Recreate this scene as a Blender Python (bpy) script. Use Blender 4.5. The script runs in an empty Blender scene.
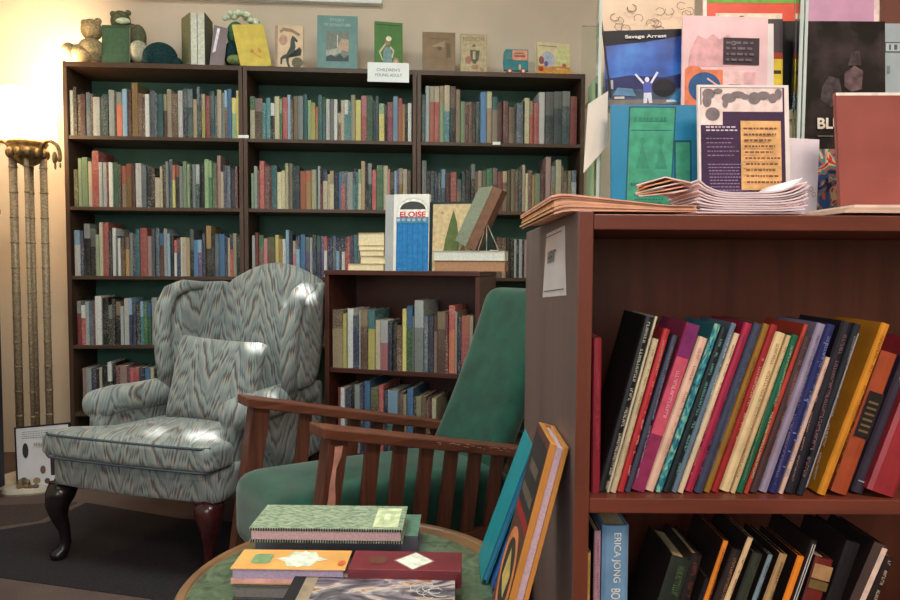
import bpy, math, random
from mathutils import Vector, Matrix, noise
random.seed(7)
SC = bpy.context.scene
COL = SC.collection
PI = math.pi
# ------------------------------------------------------------------ camera model
FPX, PITCH, ROLL, EYE = 685.0, .0526, .006, 1.09
def ray(px, py):
    a, b = px-450, py-300
    c, s = math.cos(ROLL), math.sin(ROLL)
    X, Y = a*c+b*s, -a*s+b*c
    u = -Y/FPX
    return Vector((X/FPX, math.cos(PITCH)+u*math.sin(PITCH), -math.sin(PITCH)+u*math.cos(PITCH)))
def at(px, py, Y):
    r = ray(px, py); t = Y/r.y
    return Vector((r.x*t, Y, r.z*t+EYE))
def atz(px, py, z):
    r = ray(px, py); t = (z-EYE)/r.z
    return Vector((r.x*t, r.y*t, z))
cam = bpy.data.cameras.new('camera'); co = bpy.data.objects.new('camera', cam); COL.objects.link(co)
cam.sensor_width = 36; cam.lens = FPX/900*36; cam.clip_start = .05
co.matrix_world = Matrix.Translation((0, 0, EYE)) @ Matrix.Rotation(PI/2-PITCH, 4, 'X') @ Matrix.Rotation(-ROLL*-1, 4, 'Z')
SC.camera = co
# ------------------------------------------------------------------ materials
def lin(c):
    c = c/255
    return c/12.92 if c <= .04045 else ((c+.055)/1.055)**2.4
def rgb(t): return (lin(t[0]), lin(t[1]), lin(t[2]), 1)
MC = {}
def nodes(name):
    m = bpy.data.materials.new(name); m.use_nodes = True
    nt = m.node_tree; b = nt.nodes['Principled BSDF']
    return m, nt, b
def N(nt, t, **k):
    n = nt.nodes.new(t)
    for a, v in k.items():
        if a in n.inputs: n.inputs[a].default_value = v
        else: setattr(n, a, v)
    return n
def mapping(nt, scale, coord='Object'):
    tc = N(nt, 'ShaderNodeTexCoord'); mp = N(nt, 'ShaderNodeMapping')
    mp.inputs['Scale'].default_value = scale
    nt.links.new(tc.outputs[coord], mp.inputs[0]); return mp
def ramp(nt, fac, stops, interp='LINEAR'):
    r = N(nt, 'ShaderNodeValToRGB'); r.color_ramp.interpolation = interp
    e = r.color_ramp.elements
    while len(e) < len(stops): e.new(.5)
    for i, (p, c) in enumerate(stops): e[i].position = p; e[i].color = c if len(c) == 4 else rgb(c)
    nt.links.new(fac, r.inputs[0]); return r
def bump(nt, b, fac, s, d=.002):
    n = N(nt, 'ShaderNodeBump'); n.inputs['Strength'].default_value = s; n.inputs['Distance'].default_value = d
    nt.links.new(fac, n.inputs['Height']); nt.links.new(n.outputs[0], b.inputs['Normal'])
def plain(c, rough=.6, var=.12, scale=30, spec=.3, bmp=0, metal=0):
    key = ('p', c, rough, var, scale, spec, bmp, metal)
    if key in MC: return MC[key]
    m, nt, b = nodes('surface_%d_%d_%d' % c)
    mp = mapping(nt, (1, 1, 1)); no = N(nt, 'ShaderNodeTexNoise', Scale=scale, Detail=4.0)
    nt.links.new(mp.outputs[0], no.inputs['Vector'])
    lo = tuple(max(0, v*(1-var)) for v in c); hi = tuple(min(255, v*(1+var)) for v in c)
    r = ramp(nt, no.outputs[0], [(.3, lo), (.7, hi)])
    nt.links.new(r.outputs[0], b.inputs['Base Color'])
    b.inputs['Roughness'].default_value = rough; b.inputs['Specular IOR Level'].default_value = spec
    b.inputs['Metallic'].default_value = metal
    if bmp: bump(nt, b, no.outputs[0], bmp)
    MC[key] = m; return m
def wood(c1, c2, scale=(3, 30, 30), rough=.4, spec=.4, coat=0, name='wood'):
    key = ('w', c1, c2, scale, rough)
    if key in MC: return MC[key]
    m, nt, b = nodes(name)
    mp = mapping(nt, scale)
    no = N(nt, 'ShaderNodeTexNoise', Scale=1.0, Detail=6.0, Distortion=.6)
    nt.links.new(mp.outputs[0], no.inputs['Vector'])
    r = ramp(nt, no.outputs[0], [(.32, c1), (.68, c2)])
    nt.links.new(r.outputs[0], b.inputs['Base Color'])
    b.inputs['Roughness'].default_value = rough; b.inputs['Specular IOR Level'].default_value = spec
    b.inputs['Coat Weight'].default_value = coat
    bump(nt, b, no.outputs[0], .12, .001)
    MC[key] = m; return m
def emit(c, s, name='lamp_glow'):
    m, nt, b = nodes(name)
    b.inputs['Base Color'].default_value = rgb(c)
    b.inputs['Emission Color'].default_value = rgb(c); b.inputs['Emission Strength'].default_value = s
    return m
def printed(c, ink=None, rough=.45, amount=.60):
    """cloth or paper book cover with small lettering-like marks down the spine"""
    key = ('b', c, ink, rough, amount)
    if key in MC: return MC[key]
    m, nt, b = nodes('book_cover')
    if ink is None: ink = (215, 205, 180) if sum(c) < 330 else (50, 45, 50)
    oi = N(nt, 'ShaderNodeObjectInfo'); tc = N(nt, 'ShaderNodeTexCoord')
    add = N(nt, 'ShaderNodeVectorMath', operation='ADD'); mul = N(nt, 'ShaderNodeVectorMath', operation='SCALE')
    cb = N(nt, 'ShaderNodeCombineXYZ')
    for i in range(3): nt.links.new(oi.outputs['Random'], cb.inputs[i])
    nt.links.new(cb.outputs[0], mul.inputs[0]); mul.inputs['Scale'].default_value = 9.7
    nt.links.new(tc.outputs['Object'], add.inputs[0]); nt.links.new(mul.outputs[0], add.inputs[1])
    mp = N(nt, 'ShaderNodeMapping'); mp.inputs['Scale'].default_value = (230, 30, 330)
    nt.links.new(add.outputs[0], mp.inputs[0])
    no = N(nt, 'ShaderNodeTexNoise', Scale=1.0, Detail=2.0); nt.links.new(mp.outputs[0], no.inputs['Vector'])
    mp2 = N(nt, 'ShaderNodeMapping'); mp2.inputs['Scale'].default_value = (4, 4, 9)
    nt.links.new(add.outputs[0], mp2.inputs[0])
    n2 = N(nt, 'ShaderNodeTexNoise', Scale=1.0, Detail=1.0); nt.links.new(mp2.outputs[0], n2.inputs['Vector'])
    r2 = ramp(nt, n2.outputs[0], [(.42, (0, 0, 0, 1)), (.5, (.06, .06, .06, 1))])
    a = N(nt, 'ShaderNodeMath', operation='ADD'); nt.links.new(no.outputs[0], a.inputs[0]); nt.links.new(r2.outputs[0], a.inputs[1])
    r = ramp(nt, a.outputs[0], [(amount, (0, 0, 0, 1)), (amount+.05, (.42, .42, .42, 1))])
    mx = N(nt, 'ShaderNodeMix', data_type='RGBA')
    nt.links.new(r.outputs[0], mx.inputs[0])
    mx.inputs[6].default_value = rgb(c); mx.inputs[7].default_value = rgb(ink)
    hsv = N(nt, 'ShaderNodeHueSaturation'); mr = N(nt, 'ShaderNodeMapRange')
    mr.inputs[3].default_value = .38; mr.inputs[4].default_value = 1.06
    nt.links.new(oi.outputs['Random'], mr.inputs[0]); nt.links.new(mr.outputs[0], hsv.inputs['Value'])
    hsv.inputs['Saturation'].default_value = .86; nt.links.new(mx.outputs[2], hsv.inputs['Color']); nt.links.new(hsv.outputs[0], b.inputs['Base Color'])
    b.inputs['Roughness'].default_value = rough; b.inputs['Specular IOR Level'].default_value = .3
    MC[key] = m; return m
# ------------------------------------------------------------------ mesh builder
class MB:
    def __init__(s): s.v = []; s.f = []; s.m = []; s.T = None
    def add(s, vs, fs, m=0):
        o = len(s.v)
        for v in vs:
            v = Vector(v)
            s.v.append(s.T @ v if s.T else v)
        for f in fs: s.f.append([i+o for i in f]); s.m.append(m)
        return s
    def box(s, x0, x1, y0, y1, z0, z1, m=0):
        vs = [(x, y, z) for z in (z0, z1) for y in (y0, y1) for x in (x0, x1)]
        return s.add(vs, [(0, 2, 3, 1), (4, 5, 7, 6), (0, 1, 5, 4), (2, 6, 7, 3), (0, 4, 6, 2), (1, 3, 7, 5)], m)
    def hexa(s, b, t, m=0):
        """b, t: four bottom and four top points, counter-clockwise seen from above"""
        return s.add(list(b)+list(t), [(3, 2, 1, 0), (4, 5, 6, 7)]+[(i, (i+1) % 4, (i+1) % 4+4, i+4) for i in range(4)], m)
    def prism(s, poly, d0, d1, axis='y', m=0):
        """poly in the plane across axis, extruded d0..d1"""
        n = len(poly)
        def P(a, b, d): return {'y': (a, d, b), 'z': (a, b, d), 'x': (d, a, b)}[axis]
        vs = [P(a, b, d0) for a, b in poly]+[P(a, b, d1) for a, b in poly]
        return s.add(vs, [list(range(n))[::-1], list(range(n, 2*n))]+[(i, (i+1) % n, (i+1) % n+n, i+n) for i in range(n)], m)
    def rbox(s, cx, cy, cz, hx, hy, hz, r, n=10, fn=None, m=0, puff=0):
        idx = {}; vs = []; fs = []
        H = (hx, hy, hz)
        def vert(i, j, k):
            key = (i, j, k)
            if key in idx: return idx[key]
            p = [(-1+2*q/n) for q in (i, j, k)]
            # bunch the grid towards the edges
            p = [math.sin(q*PI/2)*.5+q*.5 for q in p]
            q = [p[a]*H[a] for a in range(3)]
            rr = [min(r, H[a]) for a in range(3)]
            inn = [max(-(H[a]-rr[a]), min(H[a]-rr[a], q[a])) for a in range(3)]
            d = [(q[a]-inn[a])/max(rr[a], 1e-6) for a in range(3)]
            L = math.sqrt(sum(t*t for t in d)) or 1
            mx = max(abs(t) for t in d)
            q = [inn[a]+rr[a]*d[a]/L*(1 if mx > 0 else 0) for a in range(3)]
            if puff:
                g = max(0, 1-(q[0]/hx)**2)*max(0, 1-(q[1]/hy)**2)
                q[2] += puff*g*(1 if q[2] > 0 else 0)
            if fn: q = list(fn(*q))
            idx[key] = len(vs); vs.append((q[0]+cx, q[1]+cy, q[2]+cz)); return idx[key]
        for a in range(n):
            for b in range(n):
                fs.append((vert(a, b, 0), vert(a, b+1, 0), vert(a+1, b+1, 0), vert(a+1, b, 0)))
                fs.append((vert(a, b, n), vert(a+1, b, n), vert(a+1, b+1, n), vert(a, b+1, n)))
                fs.append((vert(a, 0, b), vert(a+1, 0, b), vert(a+1, 0, b+1), vert(a, 0, b+1)))
                fs.append((vert(a, n, b), vert(a, n, b+1), vert(a+1, n, b+1), vert(a+1, n, b)))
                fs.append((vert(0, a, b), vert(0, a, b+1), vert(0, a+1, b+1), vert(0, a+1, b)))
                fs.append((vert(n, a, b), vert(n, a+1, b), vert(n, a+1, b+1), vert(n, a, b+1)))
        return s.add(vs, fs, m)
    def tube(s, pts, rad, n=10, m=0, cap=True):
        pts = [Vector(p) for p in pts]
        if not hasattr(rad, '__len__'): rad = [rad]*len(pts)
        vs = []; fs = []; up = None
        for i, p in enumerate(pts):
            t = (pts[min(i+1, len(pts)-1)]-pts[max(i-1, 0)]).normalized()
            if up is None: up = Vector((1, 0, 0)) if abs(t.x) < .8 else Vector((0, 1, 0))
            a = (up-t*up.dot(t)).normalized(); b = t.cross(a); up = a
            for k in range(n):
                g = 2*PI*k/n; vs.append(p+(a*math.cos(g)+b*math.sin(g))*rad[i])
        for i in range(len(pts)-1):
            for k in range(n): fs.append((i*n+k, i*n+(k+1) % n, (i+1)*n+(k+1) % n, (i+1)*n+k))
        if cap: fs.append(list(range(n))[::-1]); fs.append([(len(pts)-1)*n+k for k in range(n)])
        return s.add(vs, fs, m)
    def lathe(s, prof, cx=0, cy=0, n=32, m=0):
        vs = []; fs = []; L = len(prof)
        for r, z in prof:
            for k in range(n): g = 2*PI*k/n; vs.append((cx+r*math.cos(g), cy+r*math.sin(g), z))
        for i in range(L-1):
            for k in range(n): fs.append((i*n+k, i*n+(k+1) % n, (i+1)*n+(k+1) % n, (i+1)*n+k))
        fs.append(list(range(n))[::-1]); fs.append([(L-1)*n+k for k in range(n)])
        return s.add(vs, fs, m)
    def ball(s, c, r, n=12, m=0, sq=(1, 1, 1)):
        prof = [(max(.0005, math.sin(PI*i/n)), -math.cos(PI*i/n)) for i in range(n+1)]
        o = len(s.v); s.lathe(prof, n=2*n, m=m)
        for i in range(o, len(s.v)):
            v = s.v[i] if not s.T else s.T.inverted() @ s.v[i]
            w = Vector((c[0]+v.x*r*sq[0], c[1]+v.y*r*sq[1], c[2]+v.z*r*sq[2])); s.v[i] = s.T @ w if s.T else w
        return s
    def quad(s, a, b, c, d, m=0): return s.add([a, b, c, d], [(0, 1, 2, 3)], m)
    def build(s, name, mats, parent=None, bevel=0, smooth=False, seg=2, loc=None, rotz=0, sub=0):
        me = bpy.data.meshes.new(name); me.from_pydata([tuple(v) for v in s.v], [], s.f)
        if not isinstance(mats, (list, tuple)): mats = [mats]
        for m in mats: me.materials.append(m)
        for p, mi in zip(me.polygons, s.m): p.material_index = mi; p.use_smooth = smooth
        me.validate(); me.update()
        o = bpy.data.objects.new(name, me); COL.objects.link(o)
        if parent: o.parent = parent
        if loc is not None: o.location = loc
        o.rotation_euler.z = rotz
        if bevel:
            b = o.modifiers.new('bevel', 'BEVEL'); b.width = bevel; b.segments = seg; b.limit_method = 'ANGLE'; b.angle_limit = .6
        if sub:
            b = o.modifiers.new('sub', 'SUBSURF'); b.levels = sub; b.render_levels = sub
        return o
def tag(o, label=None, cat=None, group=None, kind=None):
    if label: o['label'] = label
    if cat: o['category'] = cat
    if group: o['group'] = group
    if kind: o['kind'] = kind
    return o
def thing(name, label, cat, loc=(0, 0, 0), rotz=0, group=None, M=None):
    o = bpy.data.objects.new(name, None); COL.objects.link(o); o.empty_display_size = .05
    if M is not None: o.matrix_world = M
    else: o.location = loc; o.rotation_euler.z = rotz
    return tag(o, label, cat, group)
def frame(o, u, v):
    """matrix with origin o, x axis u, z axis v (roughly), y axis into the object"""
    u = Vector(u).normalized(); v = Vector(v); v = (v-u*v.dot(u)).normalized(); w = v.cross(u)
    m = Matrix((u, w, v)).transposed().to_4x4(); m.translation = Vector(o); return m
def lettering(txt, w, h, mat, parent, loc, rot=(PI/2, 0, 0), name='lettering', bold=0, fit=True):
    """flat lettering turned into a mesh, centred at loc, w wide and h tall, in the parent's frame"""
    cu = bpy.data.curves.new(name, 'FONT'); cu.body = txt; cu.align_x = 'CENTER'; cu.align_y = 'CENTER'; cu.size = 1; cu.extrude = .004; cu.offset = bold
    t = bpy.data.objects.new(name, cu); COL.objects.link(t)
    dg = bpy.context.evaluated_depsgraph_get(); me = bpy.data.meshes.new_from_object(t.evaluated_get(dg))
    bpy.data.objects.remove(t); bpy.data.curves.remove(cu)
    xs = [v.co.x for v in me.vertices]; ys = [v.co.y for v in me.vertices]
    cx, cy = (min(xs)+max(xs))/2, (min(ys)+max(ys))/2; sx = w/(max(xs)-min(xs)); sy = h/(max(ys)-min(ys))
    for v in me.vertices: v.co = ((v.co.x-cx)*sx, (v.co.y-cy)*sy, v.co.z*.05)
    me.materials.clear(); me.materials.append(mat)
    o = bpy.data.objects.new(name, me); COL.objects.link(o); o.parent = parent; o.location = loc; o.rotation_euler = rot
    return o
def art(parent, w, h, items, y=-.0004, name='cover_print', off=(0, 0)):
    """printed shapes on the front (-y) face of a w x h cover; items in 0..1 units, later ones lie on top"""
    mb = MB(); mats = []; idx = {}
    for k, it in enumerate(items):
        kind, c = it[0], it[-1]
        if c not in idx: idx[c] = len(mats); mats.append(c if not isinstance(c, tuple) else plain(c, .5, .1, 60))
        d = y-.00012*k
        if kind == 'r': x0, z0, x1, z1 = it[1:5]; P = [(x0, z0), (x1, z0), (x1, z1), (x0, z1)]
        elif kind == 'e': cx, cz, rx, rz = it[1:5]; P = [(cx+rx*math.cos(a*PI/12), cz+rz*math.sin(a*PI/12)) for a in range(24)]
        elif kind == 'l':
            x0, z0, x1, z1, t = it[1:6]; dx, dz = x1-x0, (z1-z0)*h/w; L = math.hypot(dx, dz) or 1; nx, nz = -dz/L*t/2, dx/L*t/2*w/h
            P = [(x0+nx, z0+nz), (x1+nx, z1+nz), (x1-nx, z1-nz), (x0-nx, z0-nz)]
        else: P = it[1]
        mb.add([(off[0]+a*w, d, off[1]+b*h) for a, b in P], [list(range(len(P)))], idx[c])
    o = mb.build(name, mats, parent); return o
def marks(x0, z0, x1, z1, rows, c, rnd, fill=.62, wmin=.02, wmax=.08):
    """lines of small dashes standing for print too small to read"""
    out = []; dz = (z1-z0)/rows
    for r in range(rows):
        x = x0; z = z1-(r+.75)*dz; end = x1-rnd.random()*(x1-x0)*.25
        while x < end:
            w = rnd.uniform(wmin, wmax); out.append(('r', x, z, min(x+w, end), z+dz*fill*.8, c)); x += w+wmin*.7
    return out
# ------------------------------------------------------------------ palette of book colours
PAL = dict(wh=((205, 205, 200), 'white'), cr=((200, 192, 150), 'cream'), gr=((120, 126, 122), 'grey'), lg=((160, 168, 165), 'light grey'),
 sl=((78, 96, 110), 'slate blue'), nv=((42, 52, 82), 'navy blue'), bl=((62, 118, 165), 'blue'), lb=((130, 168, 195), 'light blue'),
 te=((38, 118, 125), 'teal'), dt=((40, 72, 76), 'dark teal'), gn=((46, 108, 66), 'green'), lgn=((135, 165, 118), 'pale green'),
 ol=((98, 96, 56), 'olive'), ye=((200, 188, 92), 'yellow'), mu=((165, 128, 64), 'mustard'), re=((168, 52, 50), 'red'),
 dr=((98, 42, 44), 'maroon'), br=((104, 76, 58), 'brown'), db=((62, 50, 44), 'dark brown'), bk=((30, 32, 35), 'black'),
 ta=((165, 142, 108), 'tan'), pk=((196, 112, 122), 'pink'), mg=((185, 46, 90), 'magenta'), pu=((92, 74, 122), 'purple'),
 sa=((138, 156, 122), 'sage green'), bg=((182, 168, 140), 'beige'), pkb=((170, 135, 128), 'dusty pink'))
PAL['or'] = ((186, 92, 54), 'orange')
ORD = 'zeroth first second third fourth fifth sixth seventh eighth ninth tenth eleventh twelfth thirteenth fourteenth fifteenth sixteenth seventeenth eighteenth nineteenth twentieth'.split()
def ordw(n):
    if n <= 20: return ORD[n]
    t = {2: 'twent', 3: 'thirt', 4: 'fort'}[n//10]
    return t+'ieth' if n % 10 == 0 else t+'y-'+ORD[n % 10]
ROWS = {
'1A': '0.028,0.0155,0.233,lg 0.045,0.0182,0.25,db 0.064,0.0182,0.212,db 0.083,0.0237,0.215,dr 0.107,0.0237,0.224,sl 0.132,0.0117,0.216,db 0.144,0.0358,0.2,wh 0.181,0.0101,0.198,dt 0.192,0.0293,0.215,dt 0.222,0.0293,0.24,lg 0.252,0.0102,0.224,db 0.263,0.0294,0.227,or+gr 0.293,0.0239,0.245,lb 0.318,0.0184,0.24,dr 0.337,0.0322,0.279,mu 0.37,0.024,0.224,br 0.395,0.0119,0.222,db 0.408,0.0212,0.221,wh 0.43,0.0284,0.242,sl 0.459,0.0102,0.232,nv 0.47,0.0296,0.224,te 0.5,0.0186,0.223,dr+cr 0.52,0.0241,0.249,bg 0.545,0.0308,0.227,br 0.576,0.0247,0.243,wh 0.602,0.0225,0.255,nv+sl 0.625,0.027,0.252,dt+sl 0.653,0.0187,0.201,ta 0.672,0.0142,0.267,dt+sl 0.687,0.0092,0.226,bk 0.697,0.0187,0.229,ye+cr 0.717,0.0215,0.221,re 0.739,0.0243,0.244,dt 0.764,0.0104,0.222,sl 0.776,0.0227,0.253,bg 0.799,0.0149,0.239,gr 0.815,0.0132,0.25,br+lb 0.829,0.0233,0.258,bl 0.853,0.0239,0.212,lgn+ye 0.877,0.0138,0.25,ye',
'1B': '0.039,0.02,0.193,ol 0.06,0.0194,0.252,sa 0.08,0.0293,0.257,lgn 0.111,0.02,0.236,bg 0.131,0.0343,0.292,re 0.167,0.0173,0.232,lg 0.185,0.0195,0.232,wh 0.205,0.0091,0.229,dr 0.215,0.0212,0.232,wh 0.237,0.024,0.233,gn 0.262,0.0157,0.222,bk 0.278,0.024,0.217,ta+or 0.303,0.0279,0.228,mu+or 0.332,0.0191,0.226,dr 0.352,0.0307,0.23,wh 0.383,0.0241,0.218,sl 0.408,0.0269,0.213,bk 0.436,0.0164,0.208,bk 0.453,0.0242,0.157,bg 0.478,0.012,0.214,bg 0.491,0.0159,0.228,db 0.508,0.0142,0.243,gr 0.523,0.0187,0.254,sl 0.542,0.0131,0.223,ye+or 0.556,0.0198,0.224,bk+or 0.577,0.0176,0.218,gr 0.595,0.0198,0.244,sa 0.616,0.0148,0.229,lgn 0.631,0.0104,0.216,bk 0.642,0.0188,0.229,lg 0.662,0.0199,0.228,dt+lg 0.683,0.0233,0.231,bk 0.707,0.0216,0.256,lgn 0.729,0.016,0.249,gn+lgn 0.746,0.0132,0.238,gn 0.76,0.0104,0.238,br 0.771,0.0189,0.278,pkb 0.791,0.0144,0.193,bg 0.806,0.0161,0.225,nv 0.823,0.0178,0.225,sl 0.842,0.0234,0.208,nv 0.866,0.0127,0.22,dr 0.879,0.0178,0.259,cr',
'1C': '0.033,0.03,0.239,wh+lb 0.063,0.0157,0.234,nv 0.08,0.0322,0.274,bk+lg 0.113,0.0306,0.248,bk+gr 0.144,0.0174,0.217,sa 0.162,0.018,0.281,bg 0.181,0.0285,0.281,re 0.21,0.0141,0.235,bk 0.225,0.0191,0.252,wh 0.245,0.0103,0.213,sl 0.256,0.0125,0.2,wh 0.27,0.0214,0.204,br+db 0.292,0.0203,0.207,mu+br 0.313,0.0159,0.228,gr 0.33,0.0159,0.222,nv 0.346,0.0214,0.248,te 0.369,0.037,0.254,re 0.406,0.0226,0.211,pkb 0.43,0.0165,0.249,sl 0.447,0.0204,0.254,sl 0.468,0.0215,0.226,dr+bl 0.491,0.0182,0.252,wh 0.51,0.0137,0.226,lb 0.524,0.0199,0.215,bk 0.545,0.0132,0.192,wh+re 0.559,0.016,0.201,nv+dr 0.576,0.0104,0.207,wh 0.587,0.0188,0.207,bg 0.607,0.02,0.204,ta 0.627,0.0194,0.25,bk+gr 0.648,0.02,0.193,bl 0.668,0.02,0.194,pu+lb 0.689,0.0206,0.228,nv 0.711,0.0274,0.268,bk+mu 0.739,0.0161,0.228,bk 0.756,0.0218,0.226,sl 0.778,0.0303,0.226,bl 0.809,0.0122,0.212,nv 0.822,0.0116,0.206,bg 0.835,0.015,0.224,re+nv 0.851,0.0185,0.23,cr 0.87,0.0207,0.218,bk',
'1D': '0.038,0.0213,0.232,re+wh 0.06,0.0224,0.209,re+wh 0.084,0.0175,0.229,lg 0.102,0.0197,0.226,sl 0.122,0.0092,0.232,dr 0.132,0.0336,0.258,wh 0.167,0.0342,0.249,bk 0.202,0.0186,0.212,bk+gr 0.221,0.0131,0.244,bk 0.235,0.027,0.229,bk+ta 0.263,0.0159,0.206,lg 0.28,0.0271,0.247,wh 0.307,0.0159,0.247,nv+lb 0.324,0.0159,0.224,nv 0.341,0.0215,0.227,bk 0.363,0.0143,0.23,te+lb 0.378,0.0205,0.227,gn 0.4,0.0205,0.224,gn+bl 0.421,0.0283,0.251,lg 0.45,0.0272,0.227,gr 0.478,0.0115,0.215,nv',
'1E': '0.059,0.0186,0.235,pkb 0.078,0.027,0.235,lg 0.106,0.0242,0.229,nv 0.131,0.0131,0.229,bk 0.145,0.0131,0.238,bg 0.159,0.0299,0.247,bk 0.19,0.0215,0.267,bk+wh 0.212,0.016,0.258,bk 0.229,0.0243,0.246,dr 0.254,0.0356,0.246,pkb 0.29,0.016,0.237,dr 0.307,0.0132,0.234,mg 0.321,0.0329,0.234,re 0.355,0.0273,0.237,nv 0.383,0.0273,0.234,bl 0.411,0.0189,0.234,cr 0.431,0.0245,0.231,bk 0.456,0.0161,0.231,cr 0.473,0.0116,0.222,bk',
'2A': '0.945,0.0267,0.224,cr+gn 0.972,0.0393,0.214,br+pkb 1.012,0.0174,0.189,te 1.031,0.0227,0.215,te 1.054,0.0201,0.19,bk+wh 1.075,0.0253,0.224,cr 1.101,0.0123,0.211,gn+lgn 1.114,0.028,0.222,re 1.143,0.0149,0.236,lb 1.159,0.0123,0.207,br 1.172,0.0243,0.229,ta 1.197,0.0275,0.229,lg 1.225,0.0218,0.24,te 1.248,0.0176,0.21,lgn 1.266,0.0229,0.195,ye 1.29,0.0124,0.174,mu+or 1.303,0.0213,0.24,te 1.325,0.0182,0.227,te+gn 1.344,0.0213,0.217,wh 1.366,0.0214,0.217,lg 1.388,0.0166,0.215,wh 1.406,0.0177,0.147,br+bg 1.424,0.0177,0.213,bg 1.443,0.0188,0.214,te+wh 1.462,0.0151,0.209,te 1.478,0.022,0.241,cr 1.501,0.0294,0.215,ye 1.531,0.03,0.24,re+pk 1.562,0.0322,0.24,gn 1.595,0.0114,0.217,dt 1.607,0.0178,0.238,sl 1.626,0.0285,0.199,ye+lgn 1.655,0.0136,0.192,bk 1.67,0.0302,0.208,mg+pk 1.701,0.0259,0.238,lb 1.727,0.0233,0.231,or+re 1.751,0.0136,0.199,mu 1.766,0.0142,0.2,bk 1.781,0.0179,0.205,wh',
'2B': '0.949,0.0123,0.188,lgn 0.963,0.0185,0.225,lg 0.982,0.0112,0.199,br 0.994,0.0254,0.252,re 1.02,0.028,0.226,dr 1.049,0.006,0.226,dr 1.054,0.0307,0.229,te 1.086,0.0228,0.195,cr 1.109,0.0176,0.203,cr 1.128,0.0176,0.242,cr 1.146,0.0202,0.243,bg 1.167,0.0387,0.228,dt 1.207,0.0298,0.202,or 1.237,0.0267,0.205,mu+or 1.265,0.0267,0.211,cr 1.292,0.0087,0.219,dt 1.302,0.0108,0.23,lg 1.313,0.013,0.204,dr+bk 1.327,0.0241,0.209,bg+nv 1.352,0.0124,0.189,bg 1.365,0.0194,0.207,cr+ta 1.385,0.0279,0.192,nv 1.414,0.0098,0.2,bl 1.425,0.0194,0.203,re+sl 1.445,0.0109,0.206,sl 1.456,0.0311,0.201,wh 1.488,0.013,0.217,te+nv 1.502,0.012,0.201,te 1.515,0.0152,0.218,cr+lgn 1.531,0.0205,0.26,ta 1.552,0.0141,0.245,bk 1.567,0.0206,0.25,dt+lg 1.589,0.0233,0.213,re 1.613,0.0351,0.24,gn 1.649,0.0249,0.238,cr 1.674,0.011,0.22,pk 1.686,0.0223,0.204,bk+ol 1.709,0.0116,0.21,lb 1.722,0.0121,0.221,pu 1.734,0.0196,0.226,mu+bg 1.755,0.0218,0.221,bg 1.777,0.0207,0.214,br',
'2C': '0.951,0.0149,0.219,lg 0.967,0.0176,0.235,re 0.986,0.0255,0.222,br+gn 1.012,0.0176,0.204,pk 1.03,0.0413,0.212,br+ol 1.072,0.0192,0.223,ye 1.092,0.0187,0.202,mu 1.112,0.0166,0.202,wh 1.129,0.0172,0.25,lb 1.147,0.0193,0.229,nv 1.167,0.014,0.192,pk+bg 1.182,0.0214,0.219,lb+nv 1.205,0.0268,0.227,bl 1.232,0.022,0.214,pu+gr 1.255,0.0135,0.211,lg 1.269,0.022,0.225,nv+bk 1.292,0.0231,0.22,sl+te 1.316,0.0152,0.217,pu 1.332,0.0162,0.217,wh+re 1.349,0.0141,0.209,nv 1.364,0.0152,0.218,nv 1.38,0.0152,0.223,sl 1.396,0.0163,0.215,lb+nv 1.413,0.0131,0.21,nv 1.427,0.0152,0.21,wh+nv 1.443,0.012,0.213,re+br 1.456,0.0142,0.218,re 1.471,0.0206,0.224,pu 1.492,0.0179,0.227,te 1.511,0.0126,0.227,sl',
'3A': '1.853,0.0211,0.253,dt 1.875,0.0211,0.297,lg 1.897,0.0243,0.297,or+bg 1.922,0.0275,0.298,re+bg 1.95,0.0243,0.3,lgn+ta 1.975,0.0307,0.304,te+bg 2.007,0.0307,0.298,bk+br 2.038,0.0244,0.285,ta 2.064,0.0244,0.22,lgn 2.089,0.0163,0.215,dr 2.106,0.0232,0.218,br 2.13,0.015,0.213,db 2.146,0.0245,0.219,dt 2.171,0.0341,0.273,bl 2.206,0.0277,0.276,ta+cr 2.235,0.031,0.249,bg+te 2.266,0.0246,0.222,dr 2.294,0.0298,0.225,dr 2.325,0.0324,0.195,br 2.358,0.0088,0.214,dt 2.368,0.0375,0.218,sl 2.406,0.006,0.228,bk 2.412,0.0293,0.247,cr 2.442,0.0184,0.232,or+ta 2.462,0.0287,0.22,re 2.491,0.0339,0.28,wh 2.526,0.0461,0.281,dt+gr 2.573,0.0462,0.285,dt+gr 2.62,0.0443,0.289,dt+gr 2.665,0.0392,0.262,re 2.705,0.0173,0.247,dr',
'3B': '1.856,0.0255,0.267,gr 1.882,0.0197,0.209,bk 1.903,0.0226,0.215,dt 1.926,0.0197,0.21,nv 1.946,0.0138,0.204,dt 1.961,0.0227,0.222,sl+lb 1.985,0.0256,0.202,dr 2.011,0.0345,0.211,re 2.046,0.0257,0.171,ta+gr 2.073,0.0198,0.212,dt 2.093,0.0287,0.218,bk 2.123,0.0228,0.253,bk+gr 2.146,0.014,0.213,br 2.161,0.0228,0.219,ta 2.185,0.0228,0.219,sa 2.208,0.0317,0.231,ol+gn 2.241,0.0259,0.235,br+pkb 2.268,0.0288,0.215,or+re 2.297,0.0241,0.218,br+ta 2.322,0.0188,0.224,ol 2.342,0.023,0.231,ta 2.366,0.02,0.228,br+ol 2.386,0.0183,0.231,dt 2.405,0.0171,0.255,ta 2.423,0.0129,0.208,cr 2.437,0.0231,0.223,br 2.461,0.0129,0.2,mu 2.475,0.0303,0.209,sa 2.506,0.0261,0.224,dr 2.533,0.0291,0.298,pkb 2.563,0.025,0.25,ol+gr 2.588,0.0304,0.283,cr 2.62,0.0142,0.249,br 2.635,0.0202,0.226,ta+ol 2.656,0.0184,0.226,ol 2.675,0.0281,0.227,lg+sl 2.704,0.0173,0.271,te',
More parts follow.
